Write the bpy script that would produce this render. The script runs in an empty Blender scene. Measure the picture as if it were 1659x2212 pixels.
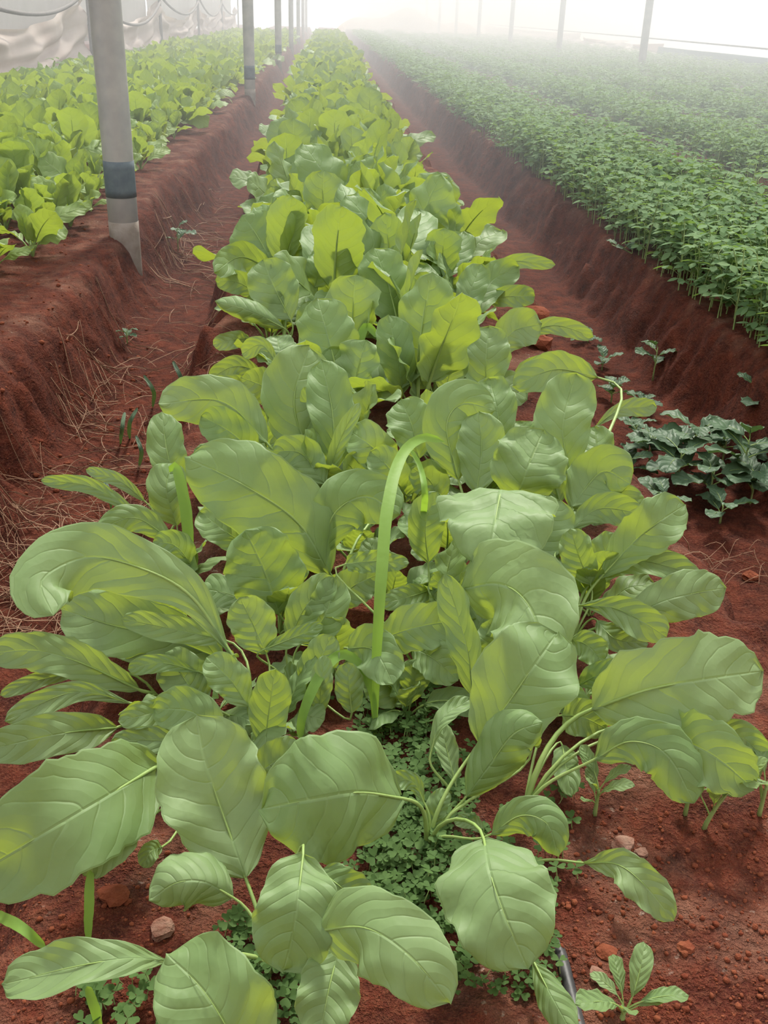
import bpy, math, random
import numpy as np
from mathutils import Vector, Matrix

# ------------------------------------------------------------------ camera, sky, sun, exposure
scene = bpy.context.scene
COL = scene.collection
CAMH = 0.8
VP, VV = (700.0, 25.0), (680.0, 5380.0)          # vanishing points of the rows and of the verticals (1659x2212 frame)
CX, CY = 829.5, 1106.0
FPX = math.sqrt(-((VP[0]-CX)*(VV[0]-CX)+(VP[1]-CY)*(VV[1]-CY)))
def unit(v):
    v = np.asarray(v, float); return v/np.linalg.norm(v)
Yc = unit([VP[0]-CX, VP[1]-CY, FPX]); Zc = -unit([VV[0]-CX, VV[1]-CY, FPX]); Xc = np.cross(Yc, Zc)
RW = np.array([Xc, Yc, Zc])
CAM = np.array([0.0, 0.0, CAMH])
cam_data = bpy.data.cameras.new('camera')
cam_data.lens = FPX/2212*36; cam_data.sensor_width = 36; cam_data.sensor_fit = 'AUTO'
cam_data.clip_start = 0.02; cam_data.clip_end = 500
cam = bpy.data.objects.new('camera', cam_data); COL.objects.link(cam)
m = Matrix.Identity(4)
for r in range(3):
    m[r][0] = RW[r, 0]; m[r][1] = -RW[r, 1]; m[r][2] = -RW[r, 2]; m[r][3] = CAM[r]
cam.matrix_world = m
scene.camera = cam

world = bpy.data.worlds.new('overcast_sky'); scene.world = world
world.use_nodes = True
bg = world.node_tree.nodes['Background']
bg.inputs['Color'].default_value = (0.97, 0.985, 1.0, 1)
bg.inputs['Strength'].default_value = 1.2
sun_d = bpy.data.lights.new('sun', 'SUN'); sun_d.energy = 4.4; sun_d.angle = math.radians(9); sun_d.color = (1.0, 0.96, 0.86)
sun = bpy.data.objects.new('sun', sun_d); COL.objects.link(sun)
sun.rotation_euler = Vector((-0.20, -0.85, -1.0)).to_track_quat('-Z', 'Y').to_euler()
scene.view_settings.view_transform = 'Standard'; scene.view_settings.look = 'None'
scene.view_settings.exposure = 0.32; scene.view_settings.gamma = 1.0
scene.view_settings.use_curve_mapping = False
try:
    scene.cycles.max_bounces = 5; scene.cycles.diffuse_bounces = 2; scene.cycles.transmission_bounces = 4
    scene.cycles.volume_bounces = 0; scene.cycles.use_adaptive_sampling = True; scene.cycles.adaptive_threshold = 0.05; scene.cycles.adaptive_min_samples = 16; scene.cycles.transparent_max_bounces = 12
except Exception:
    pass

rng = np.random.default_rng(7)
random.seed(7)

# ------------------------------------------------------------------ helpers
def ray(px, py): return RW @ np.array([px-CX, py-CY, FPX])
def atz(px, py, z):
    d = ray(px, py); return CAM + d*((z-CAMH)/d[2])
def aty(px, py, y):
    d = ray(px, py); return CAM + d*(y/d[1])
def depth(p): return float((RW.T @ (np.asarray(p)-CAM))[2])

def tag(o, label=None, cat=None, group=None, kind=None):
    if label: o['label'] = label
    if cat: o['category'] = cat
    if group: o['group'] = group
    if kind: o['kind'] = kind
    return o
def link(name, mesh, parent=None, loc=None):
    o = bpy.data.objects.new(name, mesh); COL.objects.link(o)
    if parent is not None: o.parent = parent
    if loc is not None: o.location = loc
    return o
def empty(name, loc=(0, 0, 0), rz=0.0):
    o = bpy.data.objects.new(name, None); COL.objects.link(o)
    o.location = loc; o.rotation_euler = (0, 0, rz); o.empty_display_size = 0.05
    return o
def make_mesh(name, verts, faces, mat, uvs=None, smooth=True):
    """faces: (n,3) or (n,4) index array or list of lists; uvs: per vertex (n,2)"""
    me = bpy.data.meshes.new(name)
    verts = np.ascontiguousarray(verts, dtype=np.float32)
    if isinstance(faces, np.ndarray):
        nf, k = faces.shape
        fl = faces.astype(np.int32).ravel()
        me.vertices.add(len(verts)); me.vertices.foreach_set('co', verts.ravel())
        me.loops.add(len(fl)); me.loops.foreach_set('vertex_index', fl)
        me.polygons.add(nf); me.polygons.foreach_set('loop_start', np.arange(0, nf*k, k, dtype=np.int32))
        me.update(calc_edges=True)
    else:
        me.from_pydata(verts.tolist(), [], faces); me.update()
        fl = np.concatenate([np.asarray(f) for f in faces])
    if uvs is not None:
        uvl = me.uv_layers.new(name='UVMap')
        uvl.data.foreach_set('uv', np.asarray(uvs, dtype=np.float32)[fl].ravel())
    if smooth: me.polygons.foreach_set('use_smooth', np.ones(len(me.polygons), dtype=bool))
    mats = mat if isinstance(mat, (list, tuple)) else [mat]
    for mm in mats: me.materials.append(mm)
    me.validate()
    return me

# value noise, vectorised
_perm = np.random.default_rng(3).random((256, 256))
def vnoise(x, y):
    x = np.asarray(x, float); y = np.asarray(y, float)
    xi = np.floor(x).astype(int); yi = np.floor(y).astype(int)
    fx = x-xi; fy = y-yi
    fx = fx*fx*(3-2*fx); fy = fy*fy*(3-2*fy)
    a = _perm[xi & 255, yi & 255]; b = _perm[(xi+1) & 255, yi & 255]
    c = _perm[xi & 255, (yi+1) & 255]; d = _perm[(xi+1) & 255, (yi+1) & 255]
    return (a*(1-fx)+b*fx)*(1-fy)+(c*(1-fx)+d*fx)*fy-0.5
def fbm(x, y, s, o=4):
    t = 0; a = 1.0
    for k in range(o):
        t = t+a*vnoise(x*s+17.3*k, y*s+5.1*k); a *= 0.5; s *= 2.03
    return t

# beds: (left edge, right edge) of the planted tops; between them are trenches
BEDS = [(-5.2, -3.95), (-2.75, -0.82), (-0.27, 0.60), (1.22, 1.86), (2.40, 3.04), (3.58, 4.22), (4.76, 5.42), (5.96, 6.6), (7.15, 7.9)]
def ground_z(x, y):
    x = np.asarray(x, float); y = np.asarray(y, float)
    wob = 0.05*vnoise(x*0.3+9, y*1.7)+0.035*vnoise(x*0.5+2, y*5.1)+0.02*vnoise(x+4, y*13)
    z = np.full(np.broadcast(x, y).shape, -0.25)
    for i, (a, b) in enumerate(BEDS):
        sl = 0.13 if i != 2 else 0.17
        if i in (1, 3): sl = 0.17
        tl = np.clip((x-(a-sl)+wob)/sl, 0, 1); tr = np.clip(((b+sl)-x+wob)/sl, 0, 1)
        t = np.minimum(tl, tr); t = t*t*(3-2*t)
        z = np.maximum(z, -0.25+0.25*t)
    slope = 4*np.clip((z+0.25)/0.25, 0, 1)*np.clip(-z/0.25, 0, 1)
    z = z+0.034*fbm(x, y, 5.0, 4)*(0.5+1.6*slope)+0.008*fbm(x+3, y, 40.0, 3)*(0.7+1.0*slope)
    z = z+slope*(0.10*vnoise(x*2+y*1.5, y*6)+0.07*vnoise(x*4+7, y*17)+0.16*(np.abs(fbm(x*1.3+1, y+3, 7.0, 4))-0.2))
    return z
def gz(x, y): return float(ground_z(np.array([x]), np.array([y]))[0])

# ------------------------------------------------------------------ materials
def new_mat(name):
    mt = bpy.data.materials.new(name); mt.use_nodes = True
    nt = mt.node_tree
    for n in list(nt.nodes): nt.nodes.remove(n)
    out = nt.nodes.new('ShaderNodeOutputMaterial')
    return mt, nt, out
def N(nt, t, **kw):
    n = nt.nodes.new(t)
    for k, v in kw.items():
        if k in n.inputs.keys() if isinstance(k, str) else False: n.inputs[k].default_value = v
        else: setattr(n, k, v)
    return n
def math_n(nt, op, a, b=None, c=None):
    n = nt.nodes.new('ShaderNodeMath'); n.operation = op
    for i, v in enumerate((a, b, c)):
        if v is None: continue
        if hasattr(v, 'is_linked') or hasattr(v, 'links'): nt.links.new(v, n.inputs[i])
        else: n.inputs[i].default_value = v
    return n.outputs[0]
def mix_n(nt, fac, a, b):
    n = nt.nodes.new('ShaderNodeMix'); n.data_type = 'RGBA'
    for s, v in ((n.inputs[0], fac), (n.inputs[6], a), (n.inputs[7], b)):
        if hasattr(v, 'links'): nt.links.new(v, s)
        elif isinstance(v, tuple): s.default_value = (*v, 1) if len(v) == 3 else v
        else: s.default_value = v
    return n.outputs[2]
def noise_n(nt, scale, detail=3, vec=None, rough=0.55):
    n = nt.nodes.new('ShaderNodeTexNoise'); n.inputs['Scale'].default_value = scale
    n.inputs['Detail'].default_value = detail; n.inputs['Roughness'].default_value = rough
    if vec is not None: nt.links.new(vec, n.inputs['Vector'])
    return n.outputs['Fac']
def ramp_n(nt, fac, lo, hi):
    n = nt.nodes.new('ShaderNodeMapRange'); n.inputs['From Min'].default_value = lo; n.inputs['From Max'].default_value = hi
    nt.links.new(fac, n.inputs['Value']); return n.outputs['Result']

def leaf_mat(name, c1, c2, trans, tfac=0.42, veins=True, nveins=6.5, rough=0.54, bump=0.42, vein_col=None, spec=0.35):
    mt, nt, out = new_mat(name)
    oi = nt.nodes.new('ShaderNodeObjectInfo')
    geo = nt.nodes.new('ShaderNodeNewGeometry')
    nz = noise_n(nt, 14, 3, geo.outputs['Position'])
    f = math_n(nt, 'ADD', math_n(nt, 'MULTIPLY', oi.outputs['Random'], 0.7), math_n(nt, 'MULTIPLY', ramp_n(nt, nz, 0.3, 0.7), 0.4))
    isl = math_n(nt, 'MULTIPLY', geo.outputs['Random Per Island'], 0.35)
    f = math_n(nt, 'SUBTRACT', math_n(nt, 'ADD', f, isl), 0.15)
    col = mix_n(nt, f, c1, c2)
    height = math_n(nt, 'MULTIPLY', noise_n(nt, 55, 2, geo.outputs['Position']), 0.5)
    if veins:
        uv = nt.nodes.new('ShaderNodeUVMap'); sp = nt.nodes.new('ShaderNodeSeparateXYZ'); nt.links.new(uv.outputs[0], sp.inputs[0])
        u, v = sp.outputs[0], sp.outputs[1]
        s = math_n(nt, 'SUBTRACT', v, 0.5)
        a = math_n(nt, 'MULTIPLY', math_n(nt, 'ABSOLUTE', s), 2.0)
        side = math_n(nt, 'MULTIPLY', math_n(nt, 'SIGN', s), 0.22)
        wn = math_n(nt, 'MULTIPLY', math_n(nt, 'SUBTRACT', noise_n(nt, 16, 2, geo.outputs['Position']), 0.5), 0.9)
        t = math_n(nt, 'SUBTRACT', math_n(nt, 'MULTIPLY', u, nveins), math_n(nt, 'MULTIPLY', math_n(nt, 'POWER', a, 1.4), 1.7))
        t = math_n(nt, 'ADD', math_n(nt, 'ADD', t, side), wn)
        fr = math_n(nt, 'ABSOLUTE', math_n(nt, 'SUBTRACT', math_n(nt, 'FRACT', t), 0.5))      # 0 on the vein
        sv = math_n(nt, 'SUBTRACT', 1.0, math_n(nt, 'MULTIPLY', fr, 16)); sv = math_n(nt, 'MAXIMUM', sv, 0.0)
        sv = math_n(nt, 'MULTIPLY', sv, math_n(nt, 'SUBTRACT', 0.95, a))
        sv = math_n(nt, 'MAXIMUM', sv, 0.0)
        mr = math_n(nt, 'MAXIMUM', math_n(nt, 'SUBTRACT', 1.0, math_n(nt, 'MULTIPLY', a, 22)), 0.0)
        vn = math_n(nt, 'MINIMUM', math_n(nt, 'ADD', math_n(nt, 'MULTIPLY', sv, 0.55), mr), 1.0)
        rim = math_n(nt, 'MULTIPLY', math_n(nt, 'MAXIMUM', math_n(nt, 'SUBTRACT', a, 0.965), 0.0), 20.0)
        vn = math_n(nt, 'MINIMUM', math_n(nt, 'ADD', vn, rim), 1.0)
        vc = vein_col or tuple(min(1, 1.45*x+0.02) for x in c2)
        col = mix_n(nt, math_n(nt, 'MULTIPLY', vn, 0.42), col, vc)
        bl = math_n(nt, 'MULTIPLY', math_n(nt, 'POWER', fr, 0.6), 1.2)     # blistering between the side veins
        height = math_n(nt, 'ADD', math_n(nt, 'ADD', height, bl), math_n(nt, 'MULTIPLY', vn, -0.9))
    b = nt.nodes.new('ShaderNodeBump'); b.inputs['Strength'].default_value = bump; b.inputs['Distance'].default_value = 0.004
    nt.links.new(height, b.inputs['Height'])
    p = nt.nodes.new('ShaderNodeBsdfPrincipled')
    nt.links.new(col, p.inputs['Base Color']); p.inputs['Roughness'].default_value = rough
    p.inputs['Specular IOR Level'].default_value = spec
    nt.links.new(b.outputs[0], p.inputs['Normal'])
    tr = nt.nodes.new('ShaderNodeBsdfTranslucent'); tr.inputs['Color'].default_value = (*trans, 1)
    nt.links.new(b.outputs[0], tr.inputs['Normal'])
    mx = nt.nodes.new('ShaderNodeMixShader'); mx.inputs[0].default_value = tfac
    nt.links.new(p.outputs[0], mx.inputs[1]); nt.links.new(tr.outputs[0], mx.inputs[2])
    nt.links.new(mx.outputs[0], out.inputs[0])
    return mt

def plain_mat(name, c1, c2, scale=12, rough=0.8, bump=0.3, bscale=60, spec=0.3, metallic=0.0, dist=0.01):
    mt, nt, out = new_mat(name)
    geo = nt.nodes.new('ShaderNodeNewGeometry')
    col = mix_n(nt, ramp_n(nt, noise_n(nt, scale, 4, geo.outputs['Position']), 0.3, 0.7), c1, c2)
    p = nt.nodes.new('ShaderNodeBsdfPrincipled'); nt.links.new(col, p.inputs['Base Color'])
    p.inputs['Roughness'].default_value = rough; p.inputs['Specular IOR Level'].default_value = spec
    p.inputs['Metallic'].default_value = metallic
    b = nt.nodes.new('ShaderNodeBump'); b.inputs['Strength'].default_value = bump; b.inputs['Distance'].default_value = dist
    nt.links.new(noise_n(nt, bscale, 4, geo.outputs['Position']), b.inputs['Height']); nt.links.new(b.outputs[0], p.inputs['Normal'])
    nt.links.new(p.outputs[0], out.inputs[0])
    return mt

def soil_mat():
    mt, nt, out = new_mat('red_soil')
    geo = nt.nodes.new('ShaderNodeNewGeometry'); pos = geo.outputs['Position']
    n1 = noise_n(nt, 3.0, 5, pos); n2 = noise_n(nt, 22, 5, pos, 0.65); n3 = noise_n(nt, 190, 3, pos, 0.7)
    col = mix_n(nt, ramp_n(nt, n1, 0.35, 0.65), (0.115, 0.024, 0.012), (0.20, 0.047, 0.023))
    col = mix_n(nt, ramp_n(nt, n2, 0.35, 0.70), (0.050, 0.012, 0.008), col)
    col = mix_n(nt, math_n(nt, 'MULTIPLY', ramp_n(nt, n3, 0.45, 0.75), 0.55), col, (0.225, 0.080, 0.042))
    # pale dry crust and lime flecks on level tops
    sp = nt.nodes.new('ShaderNodeSeparateXYZ'); nt.links.new(pos, sp.inputs[0])
    top = ramp_n(nt, sp.outputs[2], -0.06, 0.0)
    crust = math_n(nt, 'MULTIPLY', ramp_n(nt, noise_n(nt, 7, 4, pos, 0.6), 0.48, 0.68), top)
    col = mix_n(nt, math_n(nt, 'MULTIPLY', crust, 0.55), col, (0.29, 0.15, 0.10))
    fleck = math_n(nt, 'MULTIPLY', ramp_n(nt, noise_n(nt, 120, 2, pos, 0.5), 0.66, 0.72), crust)
    col = mix_n(nt, math_n(nt, 'MULTIPLY', fleck, 0.7), col, (0.55, 0.45, 0.37))
    p = nt.nodes.new('ShaderNodeBsdfPrincipled'); nt.links.new(col, p.inputs['Base Color'])
    p.inputs['Roughness'].default_value = 0.95; p.inputs['Specular IOR Level'].default_value = 0.15
    hh = math_n(nt, 'ADD', math_n(nt, 'MULTIPLY', n2, 1.4), math_n(nt, 'MULTIPLY', n3, 0.45))
    b = nt.nodes.new('ShaderNodeBump'); b.inputs['Strength'].default_value = 1.0; b.inputs['Distance'].default_value = 0.028
    nt.links.new(hh, b.inputs['Height']); nt.links.new(b.outputs[0], p.inputs['Normal'])
    nt.links.new(p.outputs[0], out.inputs[0])
    return mt

M = {}
M['soil'] = soil_mat()
M['clod'] = plain_mat('clod_soil', (0.12, 0.028, 0.015), (0.22, 0.07, 0.035), 30, 0.95, 0.6, 120, 0.1)
M['pale_clod'] = plain_mat('pale_clod_soil', (0.15, 0.05, 0.032), (0.32, 0.20, 0.15), 45, 0.95, 0.8, 130, 0.1)
M['leaf'] = leaf_mat('green_leaf', (0.145, 0.245, 0.083), (0.235, 0.345, 0.15), (0.36, 0.45, 0.04), 0.38)
M['leaf_left'] = leaf_mat('bright_green_leaf', (0.15, 0.25, 0.06), (0.25, 0.36, 0.11), (0.36, 0.46, 0.045), 0.40)
M['stalk'] = plain_mat('pale_green_stalk', (0.19, 0.29, 0.07), (0.26, 0.36, 0.11), 25, 0.5, 0.1, 80, 0.4)
M['seedling'] = leaf_mat('seedling_leaf', (0.095, 0.185, 0.075), (0.18, 0.285, 0.125), (0.21, 0.34, 0.06), 0.35, rough=0.7, spec=0.15, veins=False)
M['seed_stem'] = plain_mat('seedling_stem', (0.20, 0.30, 0.10), (0.30, 0.38, 0.14), 20, 0.6, 0.1, 60)
M['weed'] = leaf_mat('dark_weed_leaf', (0.05, 0.10, 0.05), (0.085, 0.15, 0.075), (0.08, 0.15, 0.03), 0.22, nveins=5)
M['clover'] = leaf_mat('clover_leaf', (0.055, 0.11, 0.028), (0.09, 0.16, 0.045), (0.10, 0.18, 0.025), 0.3, rough=0.7, spec=0.15, veins=False)  # clover green, lowered further for the shade under the leaves
M['grass'] = leaf_mat('grass_blade', (0.15, 0.29, 0.045), (0.22, 0.37, 0.07), (0.30, 0.48, 0.04), 0.4, veins=False)
M['straw'] = plain_mat('dry_straw', (0.16, 0.08, 0.045), (0.30, 0.18, 0.11), 40, 0.8, 0.1, 80)
M['pole'] = plain_mat('galvanised_pipe', (0.27, 0.27, 0.27), (0.40, 0.385, 0.36), 9, 0.55, 0.12, 150, 0.4, 0.25, 0.003)
M['band'] = plain_mat('dark_band', (0.075, 0.10, 0.12), (0.11, 0.14, 0.155), 30, 0.6, 0.1, 100, 0.3)
M['rust'] = plain_mat('rusty_pipe', (0.20, 0.16, 0.13), (0.31, 0.27, 0.24), 18, 0.8, 0.2, 150, 0.2)
M['drip'] = plain_mat('black_plastic', (0.025, 0.025, 0.028), (0.05, 0.045, 0.045), 30, 0.5, 0.1, 80, 0.4)
M['rope'] = plain_mat('dark_rope', (0.12, 0.11, 0.11), (0.20, 0.18, 0.17), 30, 0.8, 0.2, 100)
M['far_bank'] = plain_mat('far_bank', (0.34, 0.22, 0.17), (0.45, 0.36, 0.28), 1.5, 0.95, 0.3, 6)
def cloth_mat(name, c1, c2, trans, tfac, scale=2.0):
    mt, nt, out = new_mat(name)
    geo = nt.nodes.new('ShaderNodeNewGeometry')
    col = mix_n(nt, ramp_n(nt, noise_n(nt, scale, 5, geo.outputs['Position'], 0.6), 0.3, 0.7), c1, c2)
    p = nt.nodes.new('ShaderNodeBsdfPrincipled'); nt.links.new(col, p.inputs['Base Color']); p.inputs['Roughness'].default_value = 0.6
    tr = nt.nodes.new('ShaderNodeBsdfTranslucent'); tr.inputs['Color'].default_value = (*trans, 1)
    mx = nt.nodes.new('ShaderNodeMixShader'); mx.inputs[0].default_value = tfac
    nt.links.new(p.outputs[0], mx.inputs[1]); nt.links.new(tr.outputs[0], mx.inputs[2]); nt.links.new(mx.outputs[0], out.inputs[0])
    return mt
M['film'] = cloth_mat('dusty_plastic_film', (0.52, 0.42, 0.37), (0.68, 0.60, 0.55), (0.55, 0.46, 0.40), 0.4)
M['net'] = cloth_mat('grey_insect_net', (0.40, 0.39, 0.36), (0.48, 0.46, 0.44), (0.45, 0.44, 0.41), 0.4, 5)
M['white_film'] = cloth_mat('white_plastic_film', (0.7, 0.68, 0.66), (0.8, 0.79, 0.78), (0.8, 0.78, 0.76), 0.5)
M['blue_net'] = cloth_mat('blue_green_shade_net', (0.07, 0.13, 0.15), (0.11, 0.19, 0.20), (0.10, 0.17, 0.18), 0.3, 4)
M['pink_film'] = cloth_mat('faded_brown_tarp', (0.40, 0.31, 0.27), (0.52, 0.43, 0.39), (0.45, 0.36, 0.33), 0.35, 1.2)

# ------------------------------------------------------------------ geometry builders
def tube(pts, radii, sides=6, cap=True):
    pts = np.asarray(pts, float); n = len(pts)
    radii = np.broadcast_to(np.asarray(radii, float), (n,))
    T = np.gradient(pts, axis=0); T /= np.linalg.norm(T, axis=1, keepdims=True)+1e-12
    ref = np.array([0.31, 0.87, 0.38]) if abs(T[0, 2]) > 0.9 else np.array([0, 0, 1.0])
    S = np.cross(T[0], ref); S /= np.linalg.norm(S)
    V = []
    for i in range(n):
        S = S-T[i]*np.dot(S, T[i]); S /= np.linalg.norm(S)+1e-12
        B = np.cross(T[i], S)
        for k in range(sides):
            a = 2*math.pi*k/sides
            V.append(pts[i]+radii[i]*(math.cos(a)*S+math.sin(a)*B))
    F = []
    for i in range(n-1):
        for k in range(sides):
            k2 = (k+1) % sides
            F.append([i*sides+k, i*sides+k2, (i+1)*sides+k2, (i+1)*sides+k])
    if cap:
        V.append(pts[0]); V.append(pts[-1])
        for k in range(sides):
            k2 = (k+1) % sides
            F.append([n*sides, k2, k, k]); F[-1] = [n*sides, k2, k]
            F.append([n*sides+1, (n-1)*sides+k, (n-1)*sides+k2])
    return np.array(V), F
def spline(P, n):
    """Catmull-Rom through P, n samples, roughly uniform"""
    P = np.asarray(P, float)
    if len(P) == 2:
        t = np.linspace(0, 1, n)[:, None]; return P[0]*(1-t)+P[1]*t
    Q = np.vstack([2*P[0]-P[1], P, 2*P[-1]-P[-2]])
    out = []
    for i in range(1, len(Q)-2):
        t = np.linspace(0, 1, 24, endpoint=False)[:, None]
        a, b, c, d = Q[i-1], Q[i], Q[i+1], Q[i+2]
        out.append(0.5*((2*b)+(c-a)*t+(2*a-5*b+4*c-d)*t*t+(3*b-a-3*c+d)*t**3))
    out = np.vstack(out+[Q[-2][None]])
    s = np.r_[0, np.cumsum(np.linalg.norm(np.diff(out, axis=0), axis=1))]
    si = np.linspace(0, s[-1], n)
    return np.stack([np.interp(si, s, out[:, k]) for k in range(3)], 1)

SHAPES = {'oval': (0.62, 0.46), 'spoon': (1.05, 0.46), 'round': (0.46, 0.44), 'long': (0.95, 0.60), 'strap': (0.30, 0.45),
          'fold': (0.28, 0.55), 'grass': (0.50, 0.30)}
def profile(u, shape):
    p, q = SHAPES[shape]
    um = p/(p+q); k = (um**p)*((1-um)**q)
    return (np.clip(u, 0, 1)**p)*(np.clip(1-u, 0, 1)**q)/k
def blade(spine, side, width, shape='oval', ef=1.0, cup=0.18, wave=0.07, nwave=3.0, lobes=0.012, crinkle=0.012, nv=12, seed=0, normal_up=None, base=0.06):
    """leaf blade as a grid along a sampled spine; side: per-sample side vectors"""
    r = np.random.default_rng(seed)
    n = len(spine)
    # sample u denser at the tip so that it rounds off
    u = np.linspace(0, 1, n)
    T = np.gradient(spine, axis=0); T /= np.linalg.norm(T, axis=1, keepdims=True)+1e-12
    S = side-T*np.sum(side*T, 1, keepdims=True); S /= np.linalg.norm(S, axis=1, keepdims=True)+1e-12
    Nn = np.cross(S, T)
    w = profile(u, shape)*width/2
    w = np.maximum(w, base*width/2*(1-u)**0.5*(u < 0.5))
    w[-1] = 0.002*width
    v = np.linspace(-1, 1, nv+1)
    ph1, ph2, ph3, ph4 = r.random(4)*6.28
    U, Vv = np.meshgrid(u, v, indexing='ij')
    A = np.abs(Vv)
    sgn = np.where(Vv < 0, 0.0, 1.0)
    edge = 1+ef*lobes*np.where(A > 0, np.sin(6.28*(5.2+sgn*0.8)*U+ph3+sgn*2.1)+0.6*np.sin(6.28*11*U+ph4+sgn), 0)*np.clip(A, 0, 1)
    edge = edge+0.045*np.sin(6.28*2.3*U+ph1+sgn*3)+ef*0.022*np.sin(6.28*6.1*U+ph2+sgn*4)
    W = w[:, None]*edge
    off = cup*W*A**1.6*np.sign(cup)*np.sign(cup)
    wv = wave*width*(A**2)*np.sin(6.28*nwave*U+ph1+sgn*(1.5+ph2))*np.clip(profile(U, shape), 0, 1)
    t = U*6.5-1.7*A**1.4+0.22*np.sign(Vv)
    cr = 0.45*crinkle*width*(-np.cos(6.283*(t+0.5+0.35*np.sin(3*Vv+ph4)+0.3*np.sin(9*U+ph2))))*np.clip(A*3, 0, 1)*np.clip(profile(U, shape), 0, 1)
    lump = 0.04*width*np.sin(U*7+ph3)*np.sin(Vv*2.3+ph4)+0.02*width*np.sin(U*13+ph1+2*Vv)*np.sin(Vv*5+ph2)
    h = off+wv+cr+lump
    shrink = 1-0.25*min(1, abs(cup))*A**2
    P = spine[:, None, :]+S[:, None, :]*(W*Vv*shrink)[..., None]+Nn[:, None, :]*h[..., None]
    verts = P.reshape(-1, 3)
    idx = np.arange(n*(nv+1)).reshape(n, nv+1)
    F = np.stack([idx[:-1, :-1], idx[:-1, 1:], idx[1:, 1:], idx[1:, :-1]], -1).reshape(-1, 4)
    uv = np.stack([U.ravel(), (Vv.ravel()+1)/2], 1)
    return verts, F, uv
def merge(parts):
    """[(verts, faces ndarray or list, uv or None, matindex)] -> verts, faces(list), uvs, mats"""
    V = []; F = []; UV = []; MI = []; o = 0
    for v, f, uv, mi in parts:
        v = np.asarray(v); V.append(v)
        for q in (f.tolist() if isinstance(f, np.ndarray) else f): F.append([i+o for i in q]); MI.append(mi)
        UV.append(uv if uv is not None else np.tile([[0.5, 0.5]], (len(v), 1))); o += len(v)
    return np.vstack(V), F, np.vstack(UV), MI

# ------------------------------------------------------------------ the ground: raised beds and trenches in red soil
def build_ground():
    xs = np.concatenate([np.arange(-8, -3, 0.12), np.arange(-3, -1.35, 0.03), np.arange(-1.35, 1.75, 0.0115), np.arange(1.75, 3, 0.03), np.arange(3, 12.01, 0.12)])
    ys = [-0.6]
    while ys[-1] < 62: ys.append(ys[-1]+max(0.011, 0.0080*ys[-1]))
    ys = np.array(ys)
    X, Y = np.meshgrid(xs, ys)
    Z = ground_z(X, Y)
    v = np.stack([X, Y, Z], -1).reshape(-1, 3)
    idx = np.arange(len(v)).reshape(len(ys), len(xs))
    F = np.stack([idx[:-1, :-1], idx[:-1, 1:], idx[1:, 1:], idx[1:, :-1]], -1).reshape(-1, 4)
    o = link('ground', make_mesh('ground', v, F, M['soil']))
    tag(o, 'red-brown soil shaped into raised beds with trenches between', 'soil', kind='structure')
build_ground()

# ------------------------------------------------------------------ greenhouse frame: poles, curtains, far side
def cyl(x, y, z0, z1, r, sides=20, lean=(0, 0)):
    n = 6
    zz = np.linspace(z0, z1, n)
    pts = np.stack([x+lean[0]*(zz-z0), y+lean[1]*(zz-z0), zz], 1)
    return tube(pts, r, sides)
POLE_X, POLE_Y0, STEP = -0.765, 3.95, 7.29
POLE_LABELS = ['thick grey pipe post nearest the camera with a dark band low down', 'second grey pipe post with dark band at foot, left of the central row',
               'third grey post along the left trench, thin with distance', 'fourth grey post along the left trench',
               'fifth grey post along the left trench, beyond the fourth', 'sixth grey post along the left trench, faint and thin', 'last and faintest grey post at the end of the left trench']
for i in range(7):
    y = POLE_Y0+STEP*i
    r = 0.056
    e = empty('greenhouse_post', (POLE_X, y, -0.12)); tag(e, POLE_LABELS[i], 'post', 'posts along the left trench')
    v, f = cyl(0, 0, -0.35, 3.3, r, 24 if i < 3 else 12); link('pipe', make_mesh('pipe', v, f, M['pole']), e)
    if i < 3:
        v, f = cyl(0, 0, 0.27, 0.40, r+0.0012, 24); link('painted_band', make_mesh('painted_band', v, f, M['band']), e)
        v, f = cyl(0, 0, -0.05, 0.18, r+0.0008, 24); link('stained_foot', make_mesh('stained_foot', v, f, M['rust']), e)
for i in range(7):
    y = 19.9+STEP*i
    e = empty('steel_post', (5.88, y, -0.25))
    lb = ['hazy post standing in the crop at right, nearest of its line', 'second hazy post of the line at right', 'third hazy post of the line at right',
          'fourth hazy post of the line at right', 'fifth hazy post of the line at right', 'sixth hazy post of the line at right', 'farthest hazy post of the line at right'][i]
    tag(e, lb, 'post', 'posts in the crop at right')
    v, f = cyl(0, 0, -0.1, 3.4, 0.07, 12); link('pipe', make_mesh('pipe', v, f, M['pole']), e)
# rail along the right post line
v, f = tube(np.array([[8.25, 14, 0.42], [8.25, 30, 0.46], [8.25, 55, 0.48]]), 0.018, 6)
tag(link('fence_wire', make_mesh('fence_wire', v, f, M['rope'])), 'thin dark wire strung above the sheeting at far right', 'wire')

def sheet(y0, y1, x, zlo, zhi, amp, seed, ny=90, nz=26, swag=0.0):
    r = np.random.default_rng(seed); p = r.random(8)*6.28
    t = np.linspace(0, 1, ny); s = np.linspace(0, 1, nz)
    Tt, Ss = np.meshgrid(t, s, indexing='ij')
    sag = swag*4*Tt*(1-Tt)
    ztop = zhi-sag; zbot = zlo+0.05*np.sin(9*Tt+p[0])
    Z = zbot+(ztop-zbot)*Ss
    d = amp*(0.6*np.sin(14*Ss+4*Tt*(1-Tt)*6+p[1])+0.5*np.sin(31*Tt+3*Ss+p[2])*(0.3+Ss)+0.35*np.sin(23*Ss-9*Tt+p[3])+0.5*np.sin(7*Tt+p[4]))
    Xx = x+d
    Yy = y0+(y1-y0)*Tt
    v = np.stack([Xx, Yy, Z], -1).reshape(-1, 3)
    idx = np.arange(ny*nz).reshape(ny, nz)
    F = np.stack([idx[:-1, :-1], idx[1:, :-1], idx[1:, 1:], idx[:-1, 1:]], -1).reshape(-1, 4)
    return v, F
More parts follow.
